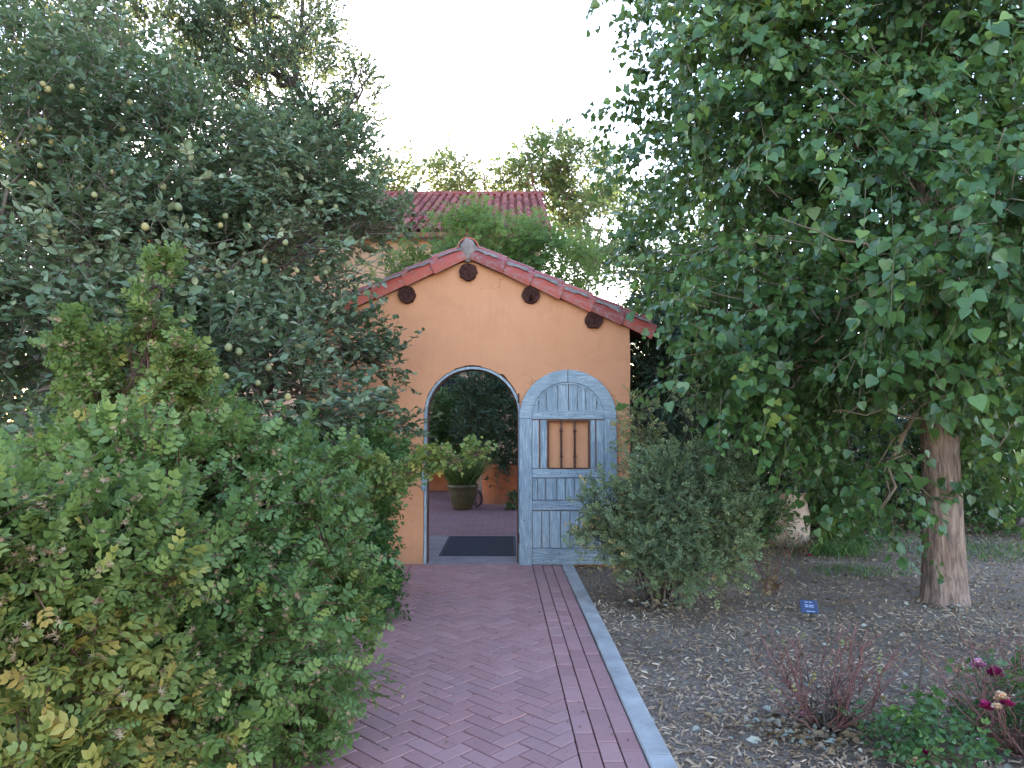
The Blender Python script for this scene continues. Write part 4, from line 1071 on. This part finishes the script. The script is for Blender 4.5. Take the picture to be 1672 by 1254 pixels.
# terracotta pot
pcx = G(1294, 896); pcx[1] += .27
pt = pot('terracotta_pot', 'large pale weathered terracotta pot half hidden under a bush right of the gatehouse', (pcx[0], pcx[1], 0),
    [(0, 0), (.24, 0), (.27, .02), (.295, .12), (.30, .25), (.295, .40), (.27, .52), (.25, .57), (.255, .62), (.27, .64), (.25, .65), (.235, .6), (.23, .5)], M['terra'], .235, .55)

# tall airy tree behind the quince
def tall_tree(name, label, base, h, bl, n, seed, lm, size=.07, T=T_DIAM, tm='twig_dark', per=10, length=.4, tr=.16, gap=.45, limb_r=.05, style='tuft', freq=1.1, group=None, **k):
    t = thing(name, label, 'tree', base, group)
    q = MB(); p0 = Vector(base); rg = random.Random(seed)
    pts = [p0 + Vector((rg.gauss(0, .06) * i, rg.gauss(0, .05) * i, h * i / 9)) for i in range(10)]; pts[0] = p0
    q.tube(pts, [tr * (1 - .085 * i) for i in range(10)], 10); q.build('trunk', M[tm], t, smooth=True)
    bs = [tuple(min(pts[2:], key=lambda p: abs(p.z - (b_[2] - .6 * b_[5] - .4)))) for b_ in bl]
    plant(t, bl, n, length, per, size, style, T, M[lm], M[tm], seed, 0, (.006, .002), bs, limb_r, gap=gap, freq=freq, **k); return t
tall_tree('elm_tree', 'tall airy feathery tree rising behind the quince tree against the white sky', (-3.6, 13.0, 0), 9.5,
    [B(480, 160, 12.5, 85, 110, .9), B(400, 80, 12.8, 80, 80, .9), B(500, 330, 12, 80, 50, .6), B(330, 110, 13, 50, 50, .5), B(270, 60, 13, 60, 70, .6), B(340, 20, 13, 60, 50, .6), B(560, 250, 12.6, 50, 70, .6), B(440, 250, 12.8, 110, 80, .9), B(500, 40, 13, 60, 70, .7), B(350, 190, 13, 70, 80, .8), B(585, 160, 12.8, 30, 50, .4), B(575, 300, 12.4, 40, 50, .5), B(540, 310, 12.8, 70, 40, .6), B(370, 340, 13, 160, 80, .8), B(460, -60, 13, 90, 60, .8)],
    5200, 61, 'L_juniper', .062, T_OVAL, gap=.46, freq=1.7, length=.42, up=.7, per=12, tr=.13, spread=.45)
tall_tree('sunlit_tree', 'sunlit golden green tree at the top left corner behind the quince tree', (-8.5, 13.5, 0), 9,
    [B(40, 60, 13, 110, 90, 1), B(120, 90, 13.4, 80, 60, .8), B(-50, 150, 13, 120, 120, 1), B(180, 250, 14, 150, 110, 1), B(60, 350, 13, 180, 140, 1), B(130, 20, 14, 60, 50, .7)], 1500, 62, 'L_sun_tint', .085, T_OVAL, tr=.2, gap=.46)
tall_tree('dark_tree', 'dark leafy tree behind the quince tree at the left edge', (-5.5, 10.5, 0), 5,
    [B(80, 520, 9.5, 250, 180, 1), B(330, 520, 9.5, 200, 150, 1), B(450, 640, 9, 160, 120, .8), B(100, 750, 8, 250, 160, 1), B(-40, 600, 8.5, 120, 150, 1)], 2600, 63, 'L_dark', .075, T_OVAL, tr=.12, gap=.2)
# small trees beyond the house roof
tall_tree('background_tree', 'pale open crowned tree with forked trunk right of the house roof', (2.2, 27, 0), 7,
    [B(900, 260, 26, 50, 35, 1.2), B(950, 300, 26, 60, 55, 1.4), B(860, 300, 26, 45, 35, 1), B(985, 370, 25, 60, 60, 1.3), B(920, 340, 26, 50, 30, 1)], 1500, 71, 'L_back', .14, T_DIAM, 'twig', per=9, length=.6, gap=.5, freq=.8, limb_r=.07)
tall_tree('background_tree', 'low pale green tree top showing just above the middle of the house roof', (-1.2, 29, 0), 7.5,
    [B(745, 285, 28, 45, 35, 1.1), B(795, 290, 28, 45, 40, 1.1), B(830, 310, 28, 40, 40, 1)], 700, 72, 'L_back', .14, T_DIAM, 'twig', per=9, length=.7, gap=.5, freq=.6, limb_r=.05)
tall_tree('background_tree', 'small pointed tree top above the left end of the house roof', (-5.2, 30, 0), 8,
    [B(640, 295, 29, 22, 35, .7), B(690, 265, 30, 22, 16, .5), B(612, 290, 28, 30, 40, .8)], 380, 73, 'L_back', .14, T_DIAM, 'twig', per=9, length=.7, gap=.45, freq=.6, limb_r=.04)
tall_tree('background_tree', 'leafy tree right of the house wall behind the tall cottonwood', (5.4, 19, 0), 5.5,
    [B(1010, 450, 17, 70, 80, 1.2), B(1100, 400, 18, 110, 110, 1.3), B(950, 430, 15, 50, 45, .7), B(1180, 520, 17, 140, 120, 1.4)], 2400, 74, 'L_back', .09, T_DIAM, 'twig', per=10, length=.5, gap=.36, freq=.8)
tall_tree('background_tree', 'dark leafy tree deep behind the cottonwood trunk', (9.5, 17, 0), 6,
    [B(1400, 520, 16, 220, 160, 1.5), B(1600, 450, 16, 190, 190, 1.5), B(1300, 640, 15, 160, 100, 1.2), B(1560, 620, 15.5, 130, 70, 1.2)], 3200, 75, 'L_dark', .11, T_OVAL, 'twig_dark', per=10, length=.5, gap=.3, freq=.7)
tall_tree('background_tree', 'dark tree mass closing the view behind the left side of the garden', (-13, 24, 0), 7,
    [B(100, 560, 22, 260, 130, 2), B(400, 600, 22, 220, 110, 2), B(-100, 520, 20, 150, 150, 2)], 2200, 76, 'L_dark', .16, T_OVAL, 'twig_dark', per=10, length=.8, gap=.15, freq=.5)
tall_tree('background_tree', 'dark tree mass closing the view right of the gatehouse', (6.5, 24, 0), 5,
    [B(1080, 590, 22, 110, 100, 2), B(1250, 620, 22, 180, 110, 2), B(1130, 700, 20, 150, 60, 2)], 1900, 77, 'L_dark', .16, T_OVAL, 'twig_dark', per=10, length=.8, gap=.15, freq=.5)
# bright vine mound over the wall between gatehouse and house
vb = (1.6, 11.6, 0)
t = thing('wisteria_vine', 'bright yellow green wisteria vine mounded between the gatehouse ridge and the house roof', 'vine', vb)
plant(t, [B(760, 390, 11.3, 75, 32, .5), B(830, 385, 11.3, 60, 30, .5), B(700, 395, 11.3, 28, 22, .4), B(880, 410, 11.2, 60, 25, .4), B(790, 358, 11.5, 40, 14, .35, .15), B(930, 430, 11, 50, 30, .4), B(760, 440, 11.3, 150, 30, .6)],
      950, .30, 7, .085, 'hang', T_FINE, M['L_vine'], M['twig'], 81, 0, (.003, .0012), vb, .025, gap=.42, freq=1.8, inner=.3, droop=.1, up=.5, mess=.5)
# shrubs seen through the doorway
hedge('courtyard_shrub', 'dark green shrub growing in the planter behind the olive glazed pot', 'bush', (.3, 13.7, .6),
      [B(825, 745, 13.3, 50, 18, .4), B(780, 690, 14.2, 30, 60, .5), B(810, 680, 13.3, 50, 60, .6), B(830, 720, 13.3, 45, 60, .5), B(790, 640, 13.5, 40, 40, .5), B(850, 640, 13.6, 50, 50, .6)], 1500, 56, T_LANCE, 'L_dark', .10, 9, .25, limb_r=.004, rshift=.3)
hedge('courtyard_shrub', 'blue green shrub at the far left of the courtyard seen through the doorway', 'bush', (-1.9, 15.0, 0.012),
      [B(720, 690, 14.8, 50, 45, .7), B(690, 700, 14.8, 40, 40, .6), B(755, 700, 14.9, 40, 60, .6), B(785, 640, 15.2, 25, 40, .4), B(740, 730, 14.8, 50, 22, .4)], 1500, 57, T_LANCE, 'L_darkrose', .10, 9, .25, limb_r=.02)
hedge('courtyard_shrub', 'small low plant at the foot of the orange planter wall', 'bush', (W(838, 700, 12.2)[0], 12.2, 0.012),
      [B(843, 820, 12.3, 9, 9, .12)], 60, 58, T_LANCE, 'L_darkrose', .08, 7, .12, limb_r=.006)
# clay pot far left behind grass
fp = W(742, 742, 14.0)
pot('clay_pot', 'brown clay pot on the far wall above the potted grass', (fp[0], 15.32, .621), [(0, 0), (.14, 0), (.20, .1), (.24, .28), (.25, .33), (.22, .34), (.2, .3)], M['stucco_low'], .2, .28)

# ------------------------------------------------------------------ mulch, litter, low plants
rg = np.random.default_rng(77)
def scatter(n, power=1.0):
    """points on the planting bed right of the kerb, and a strip left of the path"""
    out = []
    got = 0
    while got < n:
        Y = 2.4 + (13 - 2.4) * rg.random(n) ** (1.7 * power); X = -1 + 9.5 * rg.random(n)
        a = (X - O2[0]) * PX[0] + (Y - O2[1]) * PX[1]; b = (X - O2[0]) * AX[0] + (Y - O2[1]) * AX[1]
        ok = ((a > .395) & ~((Y > YW - .02) & (X < XR + .02))) & (np.abs(X) < Y * .78 + .5)
        out.append(np.stack([X[ok], Y[ok]], 1)); got += ok.sum()
    return np.concatenate(out)[:n]
def relief(X, Y): return 0.0
n = 105000; P2 = scatter(n)
left = rg.random(3000); PL = np.stack([-1.62 - rg.random(3000) * 1.5 - 0 * left, 2.5 + 5 * rg.random(3000)], 1)
aL = (PL[:, 0] - O2[0]) * PX[0] + (PL[:, 1] - O2[1]) * PX[1]; PL = PL[aL < -FW - .34]
P2 = np.concatenate([P2, PL]); n = len(P2)
pos = np.column_stack([P2, .003 + .022 * rg.random(n) ** 1.5])
az = rg.random(n) * 6.283; tilt = rg.normal(size=n) * .28
ax = np.stack([np.cos(az) * np.cos(tilt), np.sin(az) * np.cos(tilt), np.sin(tilt)], 1)
nn = np.stack([rg.normal(size=n) * .35, rg.normal(size=n) * .35, np.ones(n)], 1)
chip = (np.array([(-.09, -.5, 0), (.10, -.45, .0), (.12, .1, .05), (.05, .5, 0), (-.06, .48, 0), (-.13, .0, .05)]), np.array([(0, 1, 2), (0, 2, 5), (5, 2, 3), (5, 3, 4)]))
sz = .012 + .040 * rg.random(n) ** 2.2
V, Fc, rr = bake(chip, pos, frames(ax, nn), sz, np.clip(rg.normal(.45, .24, n) + .45 * np.array([noise.noise(Vector((a_ * 1.3, b_ * 1.3, 0))) for a_, b_ in P2]), 0, 1))
o = part('mulch', V, Fc, M['chips'], None, rr, kind='stuff'); o['label'] = 'grey brown shredded wood mulch covering the planting bed'
n = 2600; P2 = scatter(n, .8)
cl = G(1360, 1200); extra = np.column_stack([cl[0] + rg.normal(size=330) * .22, cl[1] + rg.normal(size=330) * .13])
ex2 = np.column_stack([G(1080, 990)[0] + rg.normal(size=120) * .16, G(1080, 990)[1] + rg.normal(size=120) * .1])
ex3 = np.column_stack([TX + rg.normal(size=160) * .26, TY - .12 + rg.normal(size=160) * .2])
P2 = np.concatenate([P2, ex3, extra, ex2]); n = len(P2)
pos = np.column_stack([P2, .024 + .012 * rg.random(n)]); az = rg.random(n) * 6.283
ax = np.stack([np.cos(az), np.sin(az), rg.normal(size=n) * .25], 1); nn = np.stack([rg.normal(size=n) * .8, rg.normal(size=n) * .8, np.ones(n)], 1)
sz = .012 + .03 * rg.random(n); sz[-450:] += .03 * rg.random(450)
V, Fc, rr = bake(T_fold([(.26, .2), (.30, .58)], .7), pos, frames(ax, nn), sz, rg.random(n))
o = part('fallen_leaves', V, Fc, M['litter'], None, rr, kind='stuff'); o['label'] = 'dry tan and grey fallen leaves scattered on the mulch'
# debris on the brick path
n = 240; q = [pw(random.uniform(-FW, .3), random.uniform(-4.3, -.1), BH + .006) for _ in range(n)]
az = rg.random(n) * 6.283; ax = np.stack([np.cos(az), np.sin(az), np.zeros(n)], 1); nn = np.stack([rg.normal(size=n) * .2, rg.normal(size=n) * .2, np.ones(n)], 1)
V, Fc, rr = bake(T_fold([(.26, .2), (.30, .58)], .5), np.array(q), frames(ax, nn), .008 + .016 * rg.random(n), rg.random(n))
o = part('path_litter', V, Fc, M['litter'], None, rr, kind='stuff'); o['label'] = 'tiny dry leaf scraps scattered on the brick path'
# thin grass and ground cover patches
def patch(name, label, cx, cy, n, h, s, seed):
    V0 = grass(None, (cx, cy, .0), 1, .01, .01, seed) if False else None
    rg2 = np.random.default_rng(seed); nn_ = n
    X = cx + rg2.normal(size=nn_) * s; Y = cy + rg2.normal(size=nn_) * s * .6; H = h * (.4 + .7 * rg2.random(nn_)); a = rg2.random(nn_) * 6.283
    P = np.stack([X, Y, np.zeros(nn_)], 1); d = np.stack([np.cos(a) * H * .5, np.sin(a) * H * .5, H], 1); sd = nrm(np.cross(d, rg2.normal(size=(nn_, 3)))) * .004
    V = np.stack([P - sd, P + sd, P + d * .6 + sd, P + d * .6 - sd, P + d * np.array([1.5, 1.5, 1])], 1).reshape(-1, 3)
    Fc = (np.array([(0, 1, 2), (0, 2, 3), (3, 2, 4)])[None] + (np.arange(nn_) * 5)[:, None, None]).reshape(-1, 3)
    o = part(name, V, Fc, M['L_darkrose'], None, np.repeat(rg2.random(nn_), 5), kind='stuff'); o['label'] = label
g = G(1395, 935); patch('grass_patch', 'thin green grass growing in the mulch left of the cottonwood', g[0], g[1], 220, .08, .28, 1)
g = G(1640, 905); patch('grass_patch', 'thin green grass growing in the mulch right of the cottonwood', g[0], g[1], 500, .10, .5, 2)
g = G(1440, 890); patch('grass_patch', 'low ground cover in front of the dark shrubs', g[0], g[1], 420, .10, .7, 4)
g = G(1350, 905); patch('grass_patch', 'green weeds beside the terracotta pot', g[0] + .1, g[1], 600, .18, .2, 5)

# plant label sign
sg = G(1324, 1014)
t = thing('plant_sign', 'small navy blue plant label on a short stake in the mulch', 'sign', (sg[0], sg[1], 0))
mb = MB(); mb.box(sg[0] - .006, sg[0] + .006, sg[1] - .004, sg[1] + .004, 0, .075); mb.build('stake', M['dark'], t)
rot = Matrix.Translation((sg[0] - .012, sg[1], .108)) @ Matrix.Rotation(R(-32), 4, 'X') @ Matrix.Rotation(R(4), 4, 'Y')
mb = MB(); mb.box(-.066, .066, -.003, .003, -.050, .050, .001, rot=rot); panel = mb.build('panel', M['signblue'], t)
mb = MB()
for (z, segs) in ((.033, ((-.030, -.004), (.002, .024))), (.010, ((-.034, -.006), (-.002, .034))), (-.003, ((-.030, -.006), (-.001, .034))), (-.037, ((-.024, .006), (.010, .038)))):
    for (a, b) in segs: mb.box(a, b, -.0042, -.0032, z - .0022, z + .0022, rot=rot)
mb.build('lettering', M['print'], panel)
# pale dead stalk lying right of the sign, and a second one
mb = MB(); mb.tube([G(1348, 996) + np.array([0, 0, .035]), G(1375, 993) + np.array([0, 0, .045]), G(1420, 985) + np.array([0, 0, .05]), G(1475, 972) + np.array([0, 0, .04])], [.006, .006, .005, .003], 6)
tag(mb.build('dead_stalk', M['litter'], base=G(1375, 993)), 'pale dry stalk lying on the mulch right of the plant sign', 'twig')
mb = MB(); mb.tube([G(1500, 1150) + np.array([0, 0, .02]), G(1505, 1135) + np.array([0, .02, .05]), G(1510, 1118) + np.array([0, .03, .08]), G(1509, 1105) + np.array([0, .02, .09])], [.006, .006, .005, .004], 6)
tag(mb.build('dead_stalk', M['litter'], base=G(1500, 1150)), 'short whitish stick standing between the bare rose and the flowering rose', 'twig')

# bare red rose
def canes(mb, c, n, h, spread, seed, r0=.005, kinks=3, fork=3):
    rg = random.Random(seed); tips = []
    for i in range(n):
        a = rg.uniform(0, 6.283); s = spread * rg.uniform(.25, 1); H = h * rg.uniform(.55, 1.05)
        p0 = Vector((c[0] + .05 * math.cos(a), c[1] + .05 * math.sin(a), 0)); p1 = Vector((c[0] + s * math.cos(a), c[1] + s * math.sin(a) * .8, H))
        pts = limb(mb, p0, p1, r0 * rg.uniform(.7, 1.2), r0 * .4, -.06, .09, 6, 5, seed * 31 + i); tips.append(p1)
        for k in range(fork):
            q = pts[rg.randint(2, 5)]; e = q + Vector((rg.gauss(0, .10), rg.gauss(0, .09), rg.uniform(.05, .2)))
            pp = limb(mb, q, e, r0 * .5, r0 * .25, .0, .1, 4, 4, seed * 57 + i * 5 + k); tips.append(e)
            for kk in range(2):
                e2 = pp[2] + Vector((rg.gauss(0, .06), rg.gauss(0, .05), rg.uniform(.02, .09))); limb(mb, pp[2], e2, r0 * .3, r0 * .18, 0, .1, 3, 4, seed * 91 + i * 7 + k + kk); tips.append(e2)
    return tips
bc = G(1350, 1192)
t = thing('bare_rose', 'nearly leafless rose with thin reddish canes in the mulch before the plant sign', 'bush', bc)
mb = MB(); tips = canes(mb, bc, 26, .50, .48, 5); mb.build('canes', M['twig_red'], t, smooth=True, kind='stuff')
mb = MB(); canes(mb, bc, 12, .22, .14, 6, .009, fork=1); mb.build('old_wood', M['twig_dark'], t, smooth=True, kind='stuff')
n = 34; pos = np.array([tips[i % len(tips)] for i in range(0, n * 3, 3)]); rgx = np.random.default_rng(4)
leaves(t, T_ROSE5, M['L_rosey'], pos[:22], frames(rgx.normal(size=(22, 3)), np.tile([0, 0, 1.], (22, 1))), np.full(22, .03), np.full(22, .7) + rgx.random(22) * .3)
def bloom(root, c, r, m_, seed, name='bloom'):
    rg = np.random.default_rng(seed); n = 34; k = np.arange(n); a = k * 2.4; el = np.clip(.15 + k / n * 1.2, 0, 1.4)
    ax = np.stack([np.cos(a) * np.cos(el), np.sin(a) * np.cos(el), np.sin(el)], 1) + rg.normal(size=(n, 3)) * .12
    nn = -np.stack([np.cos(a), np.sin(a), -.6 * np.ones(n)], 1)
    V, Fc, rr = bake(T_fold([(.42, .30), (.52, .70), (.3, .98)], .35), np.tile(c, (n, 1)) + rg.normal(size=(n, 3)) * r * .06, frames(ax, nn), r * (.75 + .35 * rg.random(n)), rg.random(n))
    return part(name, V, Fc, M[m_], root, rr)
bp = W(1310, 1168, 3.72); bloom(t, bp, .018, 'petal_p', 1)
# two smaller bare roses further back
for (px, py, h, lab, sd) in ((1258, 972, .42, 'small bare rose with brown curled leaves at its foot left of the plant sign', 8), (1180 + 120, 912, .26, 'low sparse rose with one tiny red bloom before the terracotta pot', 9)):
    c = G(px, py); t = thing('bare_rose', lab, 'bush', c); mb = MB(); tips = canes(mb, c, 9, h, .2, sd, .0045); mb.build('canes', M['twig_red'], t, smooth=True, kind='stuff')
    n = len(tips); rgx = np.random.default_rng(sd); leaves(t, T_ROSE5, M['L_grey'], np.array(tips), frames(rgx.normal(size=(n, 3)), np.tile([0, 0, 1.], (n, 1))), np.full(n, .035), rgx.random(n))
    if sd == 8:
        n = 14; pos = np.column_stack([c[0] + rgx.normal(size=n) * .04, c[1] - .03 + rgx.normal(size=n) * .03, .05 + .09 * rgx.random(n)])
        V, Fc, rr = bake(T_fold([(.26, .2), (.30, .58)], .6), pos, frames(rgx.normal(size=(n, 3)) + np.array([0, 0, -.8]), rgx.normal(size=(n, 3)) + np.array([0, -1.5, 0])), np.full(n, .07), .3 + .2 * rgx.random(n)); part('dry_leaves', V, Fc, M['litter'], t, rr, kind='stuff')
    else: bloom(t, W(1322, 908, c[1]), .025, 'petal_r', 3)
# curled dry leaves at the foot of the grey-green shrub and bare rose
# flowering rose in the corner
fc = np.array([2.35, 3.45, 0])
t = thing('flowering_rose', 'rose bush with crimson and pink blooms and dark leaves at the lower right corner', 'bush', fc)
mb = MB(); tips = canes(mb, fc, 26, .52, .50, 15, .004, fork=4); mb.build('canes', M['twig_red'], t, smooth=True, kind='stuff')
bl = [B(1560, 1235, 3.3, 110, 60, .3), B(1640, 1215, 3.5, 60, 50, .3), B(1490, 1235, 3.4, 50, 25, .2, .02), B(1640, 1130, 3.8, 40, 40, .25, .015), B(1700, 1190, 3.4, 60, 70, .3)]
plant(t, bl, 230, .10, 4, .055, 'tuft', T_ROSE5, M['L_darkrose'], M['twig_dark'], 91, 120, (.002, .001), tuple(fc), .004, gap=.35, freq=4, inner=.2, up=.2, mess=.6)
for i, (px, py, Y, r, m_) in enumerate(((1597, 1088, 3.65, .038, 'petal_p'), (1625, 1104, 3.6, .042, 'petal_r'), (1610, 1157, 3.12, .032, 'petal_r'), (1634, 1142, 3.12, .030, 'petal_c'), (1645, 1152, 3.10, .028, 'petal_r'), (1628, 1157, 3.08, .022, 'petal_c'), (1492, 1247, 3.3, .034, 'petal_c'), (1513, 1232, 3.3, .022, 'petal_r'), (1668, 1130, 3.6, .03, 'petal_r'), (1563, 1097, 3.7, .02, 'petal_c'), (1440, 1140, 3.8, .018, 'petal_c'), (1600, 1215, 3.3, .022, 'petal_p'))):
    c = W(px, py, Y); bloom(t, c, r, m_, 20 + i)
    mb = MB(); limb(mb, (fc[0] + random.gauss(0, .1), fc[1] + random.gauss(0, .08), 0), tuple(c), .004, .002, -.05, .05, 5, 5, 300 + i); mb.build('stem', M['twig_red'], t, smooth=True)
# pale wall of a distant building glimpsed low on the right
mb = MB(); p = W(1640, 676, 45); mb.box(p[0] - 6, p[0] + 14, 45, 51, 0, 3.2, .05); tag(mb.build('distant_building', M['whitewall'], base=(p[0], 45, 0)), 'pale building glimpsed through leaves at the far right edge', 'building')
print('tris', sum(sum(len(p.vertices) - 2 for p in m.polygons) * 1 for m in bpy.data.meshes if len(m.polygons) < 2000) , sum(len(m.polygons) for m in bpy.data.meshes))
